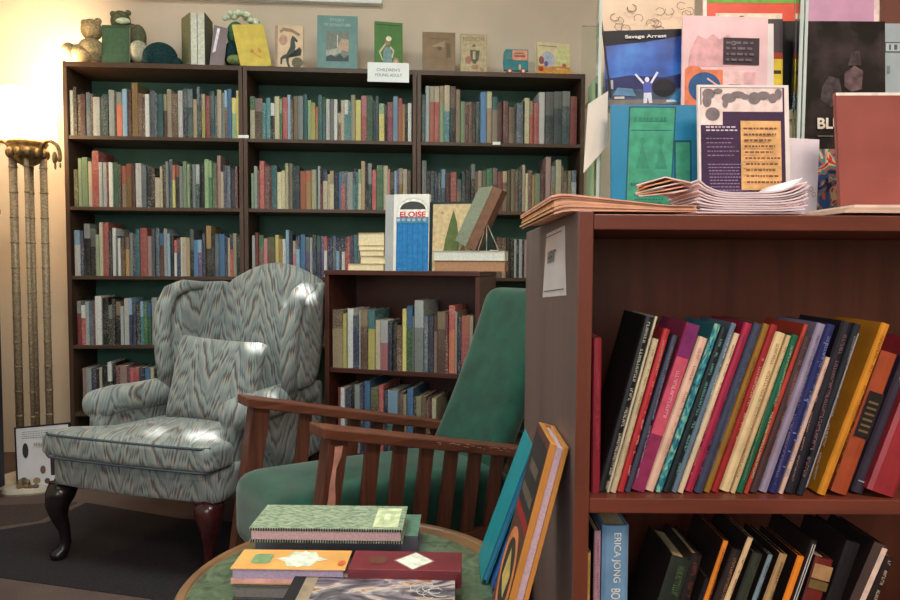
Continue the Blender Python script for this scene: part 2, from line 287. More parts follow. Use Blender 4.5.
'3C': '2.266,0.029,0.219,br 2.296,0.0231,0.215,ta+br 2.32,0.0231,0.22,db 2.344,0.0201,0.208,bk 2.364,0.0112,0.211,lg 2.376,0.0142,0.208,bk 2.391,0.0172,0.211,lg 2.409,0.01,0.206,bk 2.42,0.0154,0.209,pkb',
'SA': '0.017,0.0549,0.246,ta+br 0.072,0.0164,0.23,ye 0.09,0.028,0.251,wh 0.118,0.0278,0.223,nv 0.147,0.006,0.243,wh 0.153,0.0343,0.25,br+ta 0.188,0.0304,0.25,ye+te 0.219,0.0231,0.207,bg 0.243,0.0336,0.207,pk+wh 0.278,0.0169,0.203,nv 0.295,0.0198,0.198,bk 0.316,0.0226,0.187,br 0.338,0.0178,0.256,ye 0.357,0.0258,0.269,gn+bl 0.383,0.0078,0.228,gr 0.392,0.0396,0.293,gr+lg 0.432,0.0175,0.229,sl 0.451,0.0216,0.233,nv 0.473,0.0143,0.233,pkb+dr 0.488,0.0353,0.248,br+ta 0.524,0.0124,0.243,dr 0.537,0.0266,0.275,or+re 0.565,0.0093,0.25,bg 0.575,0.0128,0.227,nv 0.589,0.0328,0.234,re+or 0.622,0.0168,0.234,bg 0.64,0.0167,0.241,dt 0.657,0.0254,0.235,db',
'SB': '0.049,0.0154,0.272,re 0.065,0.0185,0.273,wh 0.085,0.0281,0.268,sl+nv 0.114,0.0152,0.29,lg+bk 0.13,0.0247,0.291,lg 0.155,0.0163,0.29,nv 0.172,0.0263,0.308,bl 0.199,0.0368,0.281,br+ol 0.237,0.021,0.294,re 0.259,0.0178,0.272,nv 0.277,0.0455,0.274,te+lb 0.324,0.0237,0.27,br 0.348,0.0145,0.26,bg 0.363,0.0265,0.287,bl 0.391,0.0113,0.251,db 0.403,0.0233,0.255,cr 0.427,0.0202,0.259,br 0.448,0.0082,0.242,ta 0.457,0.0111,0.255,dr 0.469,0.02,0.253,cr',
}
# ================================================================== ROOM
SPOTS = [(-.565, 2.72, .99, .045, .028), (-.735, 2.62, .80, .030, .028), (-.655, 2.48, .612, .030, .018), (-.88, 2.42, .47, .055, .020), (-1.06, 2.46, .47, .030, .012)]
BX, BY, BYAW = -2.0069, 3.586, .0682
BU = Vector((math.cos(BYAW), math.sin(BYAW), 0)); BN = Vector((-math.sin(BYAW), math.cos(BYAW), 0))
m_wall = plain((212, 197, 178), .85, .03, 3, .1, .05)
m_ceil = plain((215, 212, 205), .9, .02, 3, .1)
m_white = plain((226, 230, 228), .4, .02, 8)
m_dkwood = wood((64, 46, 36), (84, 62, 48), (4, 40, 2), .45, .35, name='dark_laminate')
m_case_back = plain((78, 108, 95), .8, .08, 6, .1)  # green cast of the room light is put into this colour
def struct(name, mb, m, **k): return tag(mb.build(name, m, **k), kind='structure')
# carpet
m_carp, nt, b = nodes('carpet')
mp = mapping(nt, (1, 1, 1)); n1 = N(nt, 'ShaderNodeTexNoise', Scale=320.0, Detail=3.0); nt.links.new(mp.outputs[0], n1.inputs[0])
n2 = N(nt, 'ShaderNodeTexNoise', Scale=5.0, Detail=3.0); nt.links.new(mp.outputs[0], n2.inputs[0])
r1 = ramp(nt, n1.outputs[0], [(.3, (74, 62, 58)), (.7, (112, 94, 88))]); r2 = ramp(nt, n2.outputs[0], [(.3, (.75, .75, .78, 1)), (.7, (1.1, 1.08, 1.05, 1))])
mx = N(nt, 'ShaderNodeMix', data_type='RGBA', blend_type='MULTIPLY'); mx.inputs[0].default_value = 1
nt.links.new(r1.outputs[0], mx.inputs[6]); nt.links.new(r2.outputs[0], mx.inputs[7]); nt.links.new(mx.outputs[2], b.inputs['Base Color'])
b.inputs['Roughness'].default_value = .95; b.inputs['Specular IOR Level'].default_value = .1; bump(nt, b, n1.outputs[0], .5, .004)
m_rug = plain((46, 42, 44), .95, .22, 260, .08, .4); m_rug2 = plain((66, 56, 52), .95, .2, 260, .08, .4)
struct('floor', MB().box(-2.9, 2.6, -2.6, 4.4, -.1, 0), m_carp)
struct('ceiling', MB().box(-2.9, 2.6, -2.6, 4.4, 3.3, 3.4), m_ceil)
WY = .315      # wall face behind the tall bookcases
def wb(mb, a0, a1, z0, z1, d0=WY, d1=WY+.15, m=0):
    P = [Vector((BX, BY, 0))+BU*a+BN*d for a, d in ((a0, d0), (a1, d0), (a1, d1), (a0, d1))]
    return mb.hexa([p+Vector((0, 0, z0)) for p in P], [p+Vector((0, 0, z1)) for p in P], m)
# window opening above the shelves (only its sill shows)
pa = at(127, 10, 3.9); pb = at(382, 10, 3.98)
wa0, wa1, wz = (pa-Vector((BX, BY, 0))).dot(BU), (pb-Vector((BX, BY, 0))).dot(BU), 2.56
wb_ = MB()
wb(wb_, -.85, wa0+.06, 0, 3.32); wb(wb_, wa1-.06, 4.7, 0, 3.32); wb(wb_, wa0+.06, wa1-.06, 0, wz+.02); wb(wb_, wa0+.06, wa1-.06, 3.2, 3.32)
struct('wall_back', wb_, m_wall)
win = thing('window_1', None, None); tag(win, kind='structure')
f = MB(); wb(f, wa0, wa1, wz-.0, wz+.028, WY-.05, WY+.005); wb(f, wa0+.012, wa1-.012, wz+.028, wz+.075, WY-.028, WY+.1)
f.build('window_sill', m_white, win, bevel=.004)
f = MB()
for a0, a1, z0, z1 in ((wa0+.03, wa0+.09, wz+.075, 3.2), (wa1-.09, wa1-.03, wz+.075, 3.2), (wa0+.09, wa1-.09, 3.13, 3.2), ((wa0+wa1)/2-.02, (wa0+wa1)/2+.02, wz+.075, 3.13)):
    wb(f, a0, a1, z0, z1, WY-.02, WY+.06)
f.build('window_frame', m_white, win, bevel=.003)
m_glass, nt, b = nodes('window_glass'); b.inputs['Transmission Weight'].default_value = 1; b.inputs['Roughness'].default_value = .02; b.inputs['IOR'].default_value = 1.02
f = MB(); wb(f, wa0+.09, wa1-.09, wz+.075, 3.13, WY+.03, WY+.034); f.build('window_glass', m_glass, win)
struct('wall_left', MB().box(-2.9, -2.6, -2.6, 4.4, -.0, 3.3), m_wall)
# far side of the room behind the camera and the right hand wall with its window (daylight comes in there)
wf = MB(); wf.box(-2.6, -.75, -2.6, -2.4, 0, 3.3); wf.box(1.9, 2.6, -2.6, -2.4, 0, 3.3); wf.box(-.75, 1.9, -2.6, -2.4, 0, 1.1); wf.box(-.75, 1.9, -2.6, -2.4, 3.2, 3.3)
struct('wall_front', wf, m_wall)
# unseen mask added in its window, pierced to throw sun patches on the chair
SUND = Vector((-1.9, 5.0, -1.75)).normalized()
w2 = thing('window_2', None, None); tag(w2, kind='structure')
holes = []
for (x, y, z, hw, hh) in SPOTS:
    t = (y+2.45)/SUND.y; holes.append((x-SUND.x*t, z-SUND.z*t, hw, hh))
holes.sort(); f = MB(); xc = -.749
for (hx, hz, hw, hh) in holes:
    a, b_ = max(hx-hw, xc), hx+hw
    if a > xc: f.box(xc, a, -2.455, -2.45, 1.101, 3.199)
    f.box(a, b_, -2.455, -2.45, 1.101, hz-hh); f.box(a, b_, -2.455, -2.45, hz+hh, 3.199); xc = b_
f.box(xc, 1.899, -2.455, -2.45, 1.101, 3.199); f.build('sun_patch_mask', m_white, w2)
f = MB(); f.box(-.82, -.75, -2.4, -2.38, 1.04, 3.26); f.box(1.9, 1.97, -2.4, -2.38, 1.04, 3.26); f.box(-.75, 1.9, -2.4, -2.38, 1.04, 1.1); f.box(-.75, 1.9, -2.4, -2.38, 3.2, 3.26); f.build('window_frame', m_white, w2)
struct('wall_right', MB().box(2.35, 2.6, -2.4, 4.35, 0, 3.3), m_wall)
struct('trim_1', MB().box(-2.6, 2.35, -2.4, -2.385, 0, .12), m_white)
# dark upright at the left border
p = at(10.0, 480, 3.12)
cb = thing('cabinet', 'dark tall cabinet cut by the left border beside the floor lamp', 'cabinet', (0, 0, 0))
mdk = plain((42, 40, 48), .6, .1, 20)
f = MB(); f.box(-2.42, p.x-.008, 2.80, 3.10, .06, 1.30); f.build('body', mdk, cb, bevel=.006)
f = MB(); f.box(-2.43, p.x, 2.79, 3.11, 1.30, 1.325); f.build('top', mdk, cb, bevel=.004)
f = MB(); f.box(-2.40, p.x-.03, 2.83, 3.08, 0, .06); f.build('plinth', mdk, cb)
f = MB(); f.box(-2.36, p.x-.03, 2.79, 2.8, .1, 1.26); dd = f.build('door', mdk, cb, bevel=.003)
f = MB(); f.tube([(-1.96, 2.785, .7), (-1.96, 2.77, .7), (-1.96, 2.77, .8), (-1.96, 2.785, .8)], .004); f.build('handle', plain((150, 140, 120), .3, .05, 30, .5, 0, 1), dd)
# rug
f = MB()
q = [atz(-60, 540, 0), atz(46, 523, 0), atz(86, 503, 0), atz(180, 519, 0), atz(320, 527, 0), Vector((.1, 1.9, 0)), Vector((-.1, 1.0, 0)), atz(240, 640, 0), atz(150, 599, 0), atz(0, 578, 0), atz(-60, 572, 0)]
f.prism([(v.x, v.y) for v in q], .0002, .0028, 'z')
tag(f.build('area_rug', m_rug), 'dark charcoal carpet area under the patterned wing chair', 'rug')
f = MB(); q = [atz(-60, 508, 0), atz(78, 502.5, 0), atz(38, 521, 0), atz(-60, 535, 0)]
f.prism([(v.x, v.y) for v in q][::-1], .0002, .0024, 'z')
tag(f.build('area_rug', m_rug2), 'narrow brown carpet strip at the left border in front of the lamp base', 'rug')
# ================================================================== TALL BOOKCASES
W = .914
HZ = dict(T=2.1223, A=1.745, B=1.3779, C=1.0159, D=.6502, E=.29, F=.09)
def tall_case(k, label):
    t = thing('tall_bookcase', label, 'bookcase', Vector((BX, BY, 0))+BU*(W*k), BYAW, 'three tall dark wood bookcases along the back wall')
    th = .021; D = .30; g = .0015
    for x0, nm in ((g, 0), (W-th-g, 1)):
        MB().box(x0, x0+th, 0, D, 0, HZ['T']).build('side_panel', m_dkwood, t, bevel=.0015)
    MB().box(th+g, W-th-g, 0, D, HZ['T']-.026, HZ['T']-.001).build('top_board', m_dkwood, t, bevel=.0015)
    for s in 'ABCDEF':
        MB().box(th+g, W-th-g, .004, D-.012, HZ[s]-.019, HZ[s]).build('shelf', m_dkwood, t, bevel=.0015)
    MB().box(th+g, W-th-g, D-.011, D-.002, .02, HZ['T']-.027).build('back_panel', m_case_back, t)
    MB().box(th+g, W-th-g, .03, .045, 0, .07).build('kick_board', m_dkwood, t)
    return t
cases = [tall_case(0, 'left tall dark wood bookcase, nearest the glowing lamp, plush toys on top'),
         tall_case(1, 'middle tall dark wood bookcase, white paper sign taped to its top edge'),
         tall_case(2, 'right tall dark wood bookcase, old hardbacks below the toy truck book')]
# ------------------------------------------------------------------ books in rows
m_pages = plain((205, 194, 165), .9, .06, 200, .1)
def small_book(parentM, s, w, h, col, d, y0, zs, label, group, mats_extra=None):
    """one mesh: spine and boards around a recessed block of pages"""
    c = col.split('+'); m1 = printed(PAL[c[0]][0]); mats = [m1, m_pages]
    if len(c) > 1: mats.append(printed(PAL[c[1]][0]))
    mb = MB(); b = min(.0022, w*.15)
    cut = h*random.choice((.55, .62, .68, .72)) if len(c) > 1 else h
    r = min(.004, w*.3)
    def wrap(z0, z1, m):
        # rounded spine
        P = [(0, d), (0, r), (r*.4, r*.3), (w/2, 0), (w-r*.4, r*.3), (w, r), (w, d), (w-b, d), (w-b, r+b), (b, r+b), (b, d)]
        n = len(P)
        # split in convex strips so the faces stay clean
        mb.add([(x, y, z) for z in (z0, z1) for x, y in P], [(i, (i+1) % n, (i+1) % n+n, i+n) for i in range(n)]+
               [(n+0, n+1, n+9, n+10)[::1], (n+1, n+2, n+3, n+4, n+5, n+8, n+9), (n+5, n+6, n+7, n+8), (10, 9, 1, 0), (9, 8, 5, 4, 3, 2, 1), (8, 7, 6, 5)], m)
    wrap(0, cut, 0)
    if len(c) > 1: wrap(cut, h, 2)
    mb.box(b, w-b, r+b, d-.004, .003, h-.004, 1)
    o = mb.build('book', mats)
    o.matrix_world = parentM @ Matrix.Translation((s, y0, zs))
    return tag(o, label, 'book', group)
def small_area(key, w, h): return key[0] in '123' and w*min(h, .27) < CUT
CUT = .00405
REST = MB(); RMATS = [m_pages]; RIDX = {}
def fill(key, M, zs, place, mx=2.0, off=0.0, lim=9):
    items = [t.split(',') for t in ROWS[key].split()]
    n = 0; rest = MB()
    for s, w, h, c in items:
        s, w, h = float(s), float(w), float(h); n += 1
        d = min(.26, max(.12, h*.68)); c0 = c.split('+')
        nm = PAL[c0[0]][1]
        if len(c0) > 1: nm += ' and '+PAL[c0[1]][1]
        size = 'tall ' if h > .255 else ('short ' if h < .185 else '')
        if w > .03 and not size: size = 'thick '
        lab = '%s%s book, %s from left, %s' % (size, nm, ordw(n), place)
        lo = {'2': W, '3': 2*W}.get(key[0], 0)+.0235
        if s < lo: w -= lo-s; s = lo
        if s+w > lim or w < .006: continue
        if small_area(key, w, h):
            # the narrowest of the several hundred books share one object
            for cc in c0:
                if cc not in RIDX: RIDX[cc] = len(RMATS); RMATS.append(printed(PAL[cc][0]))
            hh = min(h, mx); cut = hh*.65 if len(c0) > 1 else hh; yy = .012+random.random()*.012
            REST.T = M @ Matrix.Translation((s+off, yy, zs))
            REST.prism([(0, d), (0, .002), (w/2, 0), (w, .002), (w, d)], 0, cut, 'z', RIDX[c0[0]])
            if len(c0) > 1: REST.prism([(0, d), (0, .002), (w/2, 0), (w, .002), (w, d)], cut, hh, 'z', RIDX[c0[1]])
            REST.T = None; NREST[0] += 1
            continue
        o = small_book(M, s+off, w, min(h, mx), c, d, .012+random.random()*.012, zs, lab, 'books on the '+place)

NREST = [0]
wn = {'1': 'left', '2': 'middle', '3': 'right'}; sn = {'A': 'top', 'B': 'second', 'C': 'third', 'D': 'fourth', 'E': 'fifth'}
MB_ = Matrix.Translation((BX, BY, 0)) @ Matrix.Rotation(BYAW, 4, 'Z')
for key in ROWS:
    if key[0] in '123':
        fill(key, MB_, HZ[key[1]]+.0003, '%s shelf of %s tall bookcase' % (sn[key[1]], wn[key[0]]), .335, 0, {'1': W, '2': 2*W, '3': 3*W}[key[0]]-.0228)
tag(REST.build('books', RMATS), 'narrow books standing between the wider ones on the three tall bookcases', 'books', kind='stuff')
# white label strips on the shelf edges
for px, py, lab, w in ((243.5, 136.5, 'small blank white label strip across the joint of left and middle bookcases', .055), (496.5, 143.3, 'small white label strip on the top shelf edge of right bookcase', .042)):
    p = at(px, py, 3.64); r_ = ray(px, py); o_ = Vector((BX, BY, 0)); t_ = (o_.dot(BN)-.002)/r_.dot(BN); p = r_*t_; a = (p-o_).dot(BU)
    f = MB().box(a-w/2, a+w/2, -.0025, -.0005, p.z+EYE-.008, p.z+EYE+.008)
    o = f.build('shelf_label', m_white); o.matrix_world = MB_; tag(o, lab, 'label')
# ================================================================== SMALL CASE
SX, SY, SYAW, SWD = .11822, 2.6996, .2828, .675
SO = Vector((-.5299, 2.88796, 0)); SZT, SZS, SZB = 1.0603, .6473, .288
MS = Matrix.Translation(SO) @ Matrix.Rotation(-SYAW, 4, 'Z')
m_mahog = wood((58, 30, 24), (82, 42, 32), (4, 40, 3), .4, .4, name='dark_mahogany')
t = thing('low_bookcase', 'low dark mahogany bookcase behind the green armchair, picture book and stacks on top', 'bookcase', M=MS)
MB().box(0, .02, 0, .29, 0, SZT-.0195).build('side_panel', m_mahog, t, bevel=.0015)
MB().box(SWD-.02, SWD, 0, .29, 0, SZT-.0195).build('side_panel', m_mahog, t, bevel=.0015)
MB().box(-.002, SWD+.002, -.004, .292, SZT-.019, SZT).build('top_board', m_mahog, t, bevel=.002)
for z in (SZS, SZB, .07): MB().box(.0205, SWD-.0205, .006, .28, z-.019, z).build('shelf', m_mahog, t, bevel=.0015)
MB().box(.0205, SWD-.0205, .281, .289, .02, SZT-.02).build('back_panel', m_mahog, t)
fill('SA', MS, SZS+.0003, 'upper shelf of low mahogany bookcase', .34, .004, .648)
fill('SB', MS, SZB+.0003, 'lower shelf of low mahogany bookcase', .32, 0, .652)
# ================================================================== NEAR BOOKCASE (right)
FX, FY, FT = .1525, .82, 1.1545
m_red = wood((92, 44, 32), (120, 60, 44), (3, 30, 30), .38, .45, name='reddish_mahogany')
m_redv = wood((90, 43, 28), (114, 58, 40), (30, 30, 3), .38, .45, name='reddish_mahogany_upright')
m_side = wood((96, 78, 78), (112, 90, 88), (30, 20, 2), .5, .4, name='side_lit_mahogany')  # grey-mauve tint puts the light from the left into the colour
FW, FDP = 1.02, .278
def near_case(y, label, vis):
    t = thing('bookcase', label, 'bookcase', (FX, y, 0))
    f = MB(); f.box(0, .0185, 0, FDP, 0, FT, 0)
    o = f.build('side_panel', [m_side, m_redv], t, bevel=.0015)
    for p in o.data.polygons:
        if p.normal.y < -.5 or p.normal.x > .5: p.material_index = 1
    MB().box(FW-.0185, FW, 0, FDP, 0, FT).build('side_panel', m_redv, t, bevel=.0015)
    MB().box(.019, FW-.019, .001, FDP-.002, FT-.0225, FT-.004).build('top_board', m_red, t, bevel=.0012)
    for z in (.8054, .53, .26, .07):
        MB().box(.019, FW-.019, .002, FDP-.01, z-.0185, z).build('shelf', m_red, t, bevel=.0012)
    MB().box(.019, FW-.019, FDP-.009, FDP-.002, .02, FT-.023).build('back_panel', m_redv, t)
    return t
near_case(FY, 'nearest reddish mahogany bookcase, leaning books inside, brochures on top', 1)
near_case(FY+FDP+.0015, 'second mahogany bookcase standing back to back behind the nearest one', 0)
def text_marks(n, w, h, z0, z1, rnd, c):
    """a line of letter-like strokes running down a spine: x 0..1 across, z 0..1 up"""
    out = []; z = z1
    while z > z0:
        l = rnd.uniform(.010, .018)
        if rnd.random() < .10: z -= .035; continue
        k = rnd.random(); x0, x1 = .36, .66
        if k < .35: out.append(('r', x0, z-l*.30, x1, z, c)); out.append(('r', x0, z-l*.7, x0+.08, z-l*.3, c))
        elif k < .7: out.append(('r', x0, z-l*.22, x1, z, c)); out.append(('r', x0, z-l*.75, x1, z-l*.53, c)); out.append(('r', (x0+x1)/2-.03, z-l*.6, (x0+x1)/2+.04, z-l*.2, c))
        else: out.append(('r', x0, z-l*.2, x1, z, c)); out.append(('r', x1-.08, z-l*.75, x1, z-l*.2, c))
        z -= l
    return out
rb = random.Random(5)
def lean_book(xr, th, t, h, d, y0, z, col, label, ink=(225, 215, 190), title=(.25, .9), pages=(212, 198, 165), items=None, group=None, mat=None, name='book', side=None):
    ink = tuple(int(a*.74+b*.26) for a, b in zip(ink, col))
    M = Matrix.Translation((xr, y0, z)) @ Matrix.Rotation(th, 4, 'Y')
    g = thing(name, label, 'book', M=M, group=group)
    b = min(.0025, t*.16); r = min(.004, t*.3); mc = mat or plain(col, .42, .08, 25, .4)
    P = [(-t, d), (-t, r), (-t*.86, r*.25), (-t/2, 0), (-t*.14, r*.25), (0, r), (0, d), (-b, d), (-b, r+b), (-t+b, r+b), (-t+b, d)]
    n = 11; mb = MB()
    mb.add([(x, y, q) for q in (0, h) for x, y in P], [(i, (i+1) % n, (i+1) % n+n, i+n) for i in range(n)]+
        [(n, n+1, n+9, n+10), (n+1, n+2, n+3, n+4, n+5, n+8, n+9), (n+5, n+6, n+7, n+8), (10, 9, 1, 0), (9, 8, 5, 4, 3, 2, 1), (8, 7, 6, 5)])
    o = mb.build('cover', [mc, plain(side or tuple(int(v*.85) for v in col), .5, .08, 25, .3)], g)  # cover sides darker than the spine, shade put into their colour
    for p in o.data.polygons:
        if abs(p.normal.x) > .9: p.material_index = 1
    MB().box(-t+b, -b, r+b, d-.004, .003, h-.004).build('page_block', plain(pages, .9, .07, 300, .1), g)
    its = list(items or [])
    if title: its += text_marks(0, t, h, title[0], title[1], rb, ink)
    if its: art(g, t, h, its, y=-.0003, name='spine_print', off=(-t, 0))
    return g
# upper shelf: frame pixels of the spine foot, left and right edge (crop scale 2.728), then lean, top y, look
SH = .8054+.0002
U = [ # xL, xR, deg, ytop, colour, ink, label
 (45, 72, 16.0, 75, (26, 24, 28), (220, 212, 190), 'black glossy paperback, large pale spine title, first of the leaning row'),
 (72, 80, 16.0, 72, (200, 190, 160), (80, 60, 50), 'thin cream paperback between the black one and a cream pamphlet'),
 (81, 99, 16.2, 135, (196, 178, 142), (120, 90, 60), 'shorter cream book left of the bright red thin spine'),
 (99, 120, 16.6, 108, (176, 42, 48), (215, 160, 140), 'bright red narrow book, third pale neighbour on its left, grey on its right'),
 (121, 138, 17.4, 125, (62, 66, 84), (150, 150, 160), 'dark slate paperback just left of the wide magenta spine'),
 (138, 174, 19.0, 97, (168, 58, 92), (230, 190, 190), 'wide magenta pink hardback with faint pale title on the upper shelf'),
 (174, 203, 19.0, 133, (226, 184, 160), (170, 110, 100), 'pale peach paperback right of the wide magenta spine'),
 (204, 223, 19.0, 95, (40, 120, 130), (190, 210, 170), 'teal and sea green patterned paperback on the upper shelf'),
 (223, 247, 19.0, 105, (24, 34, 38), (120, 190, 170), 'black paperback with greenish spine title beside the teal patterned one'),
 (248, 264, 19.0, 92, (96, 116, 132), (220, 220, 210), 'grey blue thin book right of the black green-titled paperback'),
 (265, 282, 19.0, 120, (220, 196, 160), (150, 110, 90), 'narrow cream book between grey blue and crimson spines'),
 (283, 309, 19.0, 93, (164, 34, 66), (120, 60, 90), 'crimson narrow hardback between cream and dark slate spines'),
 (309, 335, 19.0, 95, (58, 62, 86), (90, 110, 130), 'dark slate blue book right of the crimson spine'),
 (335, 355, 19.0, 95, (146, 104, 36), (90, 60, 30), 'mustard brown book left of the red one with white capitals'),
 (355, 378, 19.0, 97, (150, 34, 34), (230, 190, 170), 'deep red paperback with light capitals left of the broad cream book'),
 (379, 410, 18.8, 120, (226, 198, 150), (150, 110, 80), 'broadest cream spine in the middle of the upper shelf'),
 (410, 424, 18.8, 125, (206, 178, 132), (130, 100, 70), 'slim tan book between the broad cream spine and the green one'),
 (424, 445, 18.8, 125, (24, 96, 68), (190, 200, 160), 'dark green paperback on the upper shelf'),
 (446, 459, 18.8, 95, (176, 62, 46), (90, 30, 30), 'thin orange red spine right of the dark green paperback'),
 (459, 485, 18.6, 130, (70, 50, 52), (180, 120, 110), 'dark brown book right of the thin orange red spine'),
 (486, 512, 18.4, 95, (150, 138, 160), (90, 80, 110), 'lilac grey paperback with bold worn title on the upper shelf'),
 (513, 540, 18.2, 97, (34, 38, 92), (150, 160, 210), 'navy speckled paperback right of the lilac grey one'),
 (541, 555, 18.2, 185, (216, 178, 158), (150, 110, 100), 'short pale pink pamphlet spine between two navy and black books'),
 (556, 590, 17.8, 92, (34, 30, 40), (150, 110, 110), 'black and plum mottled paperback right of the short pink pamphlet'),
 (591, 612, 17.6, 95, (30, 34, 42), (160, 160, 160), 'black paperback with a silver line left of the golden book'),
 (646, 672, 19.6, 95, (206, 134, 36), (120, 60, 20), 'golden yellow book with red-brown spine title on the upper shelf'),
 (683, 732, 18.6, 178, (160, 70, 38), (60, 40, 30), 'rust brown hardback with black label panel right of golden book'),
 (739, 775, 19.5, 190, (56, 46, 60), (200, 200, 200), 'charcoal purple hardback with silver bands, second from the right border'),
 (778, 862, 19.5, 160, (150, 42, 50), (110, 30, 36), 'large red cloth hardback at the right border of the upper shelf'),
]
def cx2(X): return 580+X/2.728
YS = FY+.022
m_tealpat, nt, b = nodes('teal_pattern')
mp = mapping(nt, (160, 40, 60)); n1 = N(nt, 'ShaderNodeTexNoise', Scale=1.0, Detail=3.0, Distortion=1.5); nt.links.new(mp.outputs[0], n1.inputs[0])
r1 = ramp(nt, n1.outputs[0], [(.3, (14, 50, 60)), (.45, (30, 120, 140)), (.55, (90, 170, 160)), (.66, (170, 190, 140))]); nt.links.new(r1.outputs[0], b.inputs['Base Color'])
for i, (xl, xr, dg, yt, c, ink, lab) in enumerate(U):
    y0 = YS+(-.004 if 'mottled' in lab else rb.uniform(-.003, .003))
    if 'red cloth' in lab: y0 = YS-.015
    if 'golden' in lab: y0 = YS-.008
    a = at(cx2(xl), 490, y0).x; b_ = at(cx2(xr), 490, y0).x
    dg -= 1.8 if i < 6 else .9
    th = math.radians(dg)
    t_ = (b_-a)*math.cos(th)-.0006
    yt2 = 290+yt/2.728
    zt = at(cx2(xr), yt2, y0).z
    h = min((zt-SH)/math.cos(th), (.318-t_*math.sin(th))/math.cos(th))
    its = None; ti = (.12, .93); m = None
    if 'black label' in lab: its = [('r', .04, .40, .96, .72, (34, 28, 28))]+[('r', .2, .44+.04*k, .8, .455+.04*k, (110, 90, 60)) for k in range(6)]; ti = None
    if 'silver bands' in lab: its = [('r', .1, .90, .9, .915, (200, 200, 205)), ('r', .3, .84, .7, .875, (190, 190, 200)), ('r', .1, .08, .9, .09, (150, 150, 160))]; ti = None
    if 'red cloth' in lab: ti = None
    if 'silver line' in lab: its = [('r', .75, .05, .95, .95, (150, 145, 150))]
    if 'magenta pink' in lab: its = [('r', 0, 0, 1, .34, (140, 44, 84)), ('r', 0, .34, 1, .80, (196, 80, 100)), ('r', 0, .80, 1, 1, (120, 40, 96))]; ti = (.45, .72)
    if 'teal and sea' in lab: m = m_tealpat; ti = None
    if 'speckled' in lab: its = [('r', .1+.8*rb.random()*.9, q, .2+.75*rb.random(), q+.006, (130, 140, 190)) for q in [rb.random()*.97 for _ in range(14)]]
    if 'first of the' in lab: ti = (.05, .97)
    if 'capitals' in lab: ti = (.30, .80)
    lean_book(b_, th, t_, h, .105 if h < .24 else .115, y0, SH, c, lab, ink, ti, items=its, mat=m, group='leaning books on the upper shelf of the near bookcase')
a = at(591.5, 489, YS); b_ = at(600.5, 489, YS)
lean_book(b_.x, math.radians(-.3), b_.x-a.x, at(596, 338, YS).z-SH-.0005, .15, YS, SH+.0002, (132, 30, 44), 'upright dark red book against the left side panel, upper shelf', (170, 70, 80), (.3, .8), group='leaning books on the upper shelf of the near bookcase')
# lower shelf: x of the top corners and y of the top (frame pixels), lean
SL = .53+.0002
def low(xl, xr, yt, dg, c, lab, ink=(200, 190, 160), title=(.2, .95), y0=FY+.03, d=.105, items=None, pages=(222, 196, 150)):
    th = math.radians(dg)
    A = at(xl, yt, y0); B = at(xr, yt, y0)
    t_ = (B.x-A.x)*math.cos(th); h = (B.z-SL)/math.cos(th)
    foot = B.x-h*math.sin(th)
    return (foot, th, t_, h, d, y0, c, lab, ink, title, items, pages)
L = [
 low(587.6, 590.8, 553, 0, (190, 150, 84), 'thin tan spine against the left side panel, lower shelf', (140, 100, 60), d=.12),
 low(594.5, 601.5, 531, 0, (170, 128, 140), 'thin dusty pink paperback left of the light blue book', (110, 80, 90)),
 low(603, 629.5, 526, 0, (110, 146, 178), 'light blue hardback lettered ERICA JONG down its spine', title=None),
 low(644, 667, 562, 16, (36, 44, 36), 'dark green hardback leaning right of the light blue book', (90, 110, 70)),
 low(680, 693, 557, 14, (34, 24, 24), 'black paperback with cream page tops and red-brown title', (130, 70, 50)),
 low(699, 704, 579, 17, (24, 22, 26), 'short black book leaning left of the orange spine', (70, 60, 70)),
 low(717, 722.5, 542, 17, (226, 132, 44), 'thin bright orange spine on the lower shelf, dark books either side', (110, 50, 20)),
 low(726.5, 736.5, 552, 19, (44, 34, 34), 'dark brown paperback with pale page tops and tan title', (180, 130, 90)),
 low(744, 750, 539, 19, (222, 186, 140), 'thin cream spine with dark title on the lower shelf', (90, 50, 40)),
 low(753, 764, 556, 18, (50, 54, 44), 'grey green cloth book right of the thin cream spine', (80, 84, 60)),
 low(768.5, 773.5, 556, 18, (120, 140, 146), 'thin grey blue book with curved pale page tops', (60, 70, 80)),
 low(780, 788.5, 556, 18, (176, 140, 96), 'tan worn paperback left of the broad orange spine', (70, 60, 50)),
 low(798, 805.5, 558, 17, (236, 134, 36), 'broad bright orange spine on the lower shelf', (236, 134, 36), None),
 low(806.8, 813.5, 542, 17, (30, 22, 26), 'tall black book with two white lines right of orange spine', title=None, items=[('r', .25, .02, .4, .98, (200, 195, 190)), ('r', .6, .02, .75, .98, (200, 195, 190))]),
 low(815.5, 835, 562, 15, (106, 34, 30), 'dark red book with tan top band on the lower shelf', title=None, items=[('r', 0, .86, 1, .96, (170, 130, 90)), ('r', 0, .79, 1, .85, (110, 90, 50))]),
 low(842, 857, 545, 17, (26, 22, 26), 'big black hardback leaning right of the tan-banded red one', title=None),
 low(866, 880, 547, 21, (74, 56, 52), 'dark brown hardback whose pale fore-edge shows, lower shelf', title=None, items=[('r', .55, 0, .98, .985, (226, 196, 180))]),
 low(884, 896, 560, 21, (40, 28, 26), 'black spine with cream capitals and orange cover at right border', (226, 200, 170), (.2, .98)),
]
prev = None
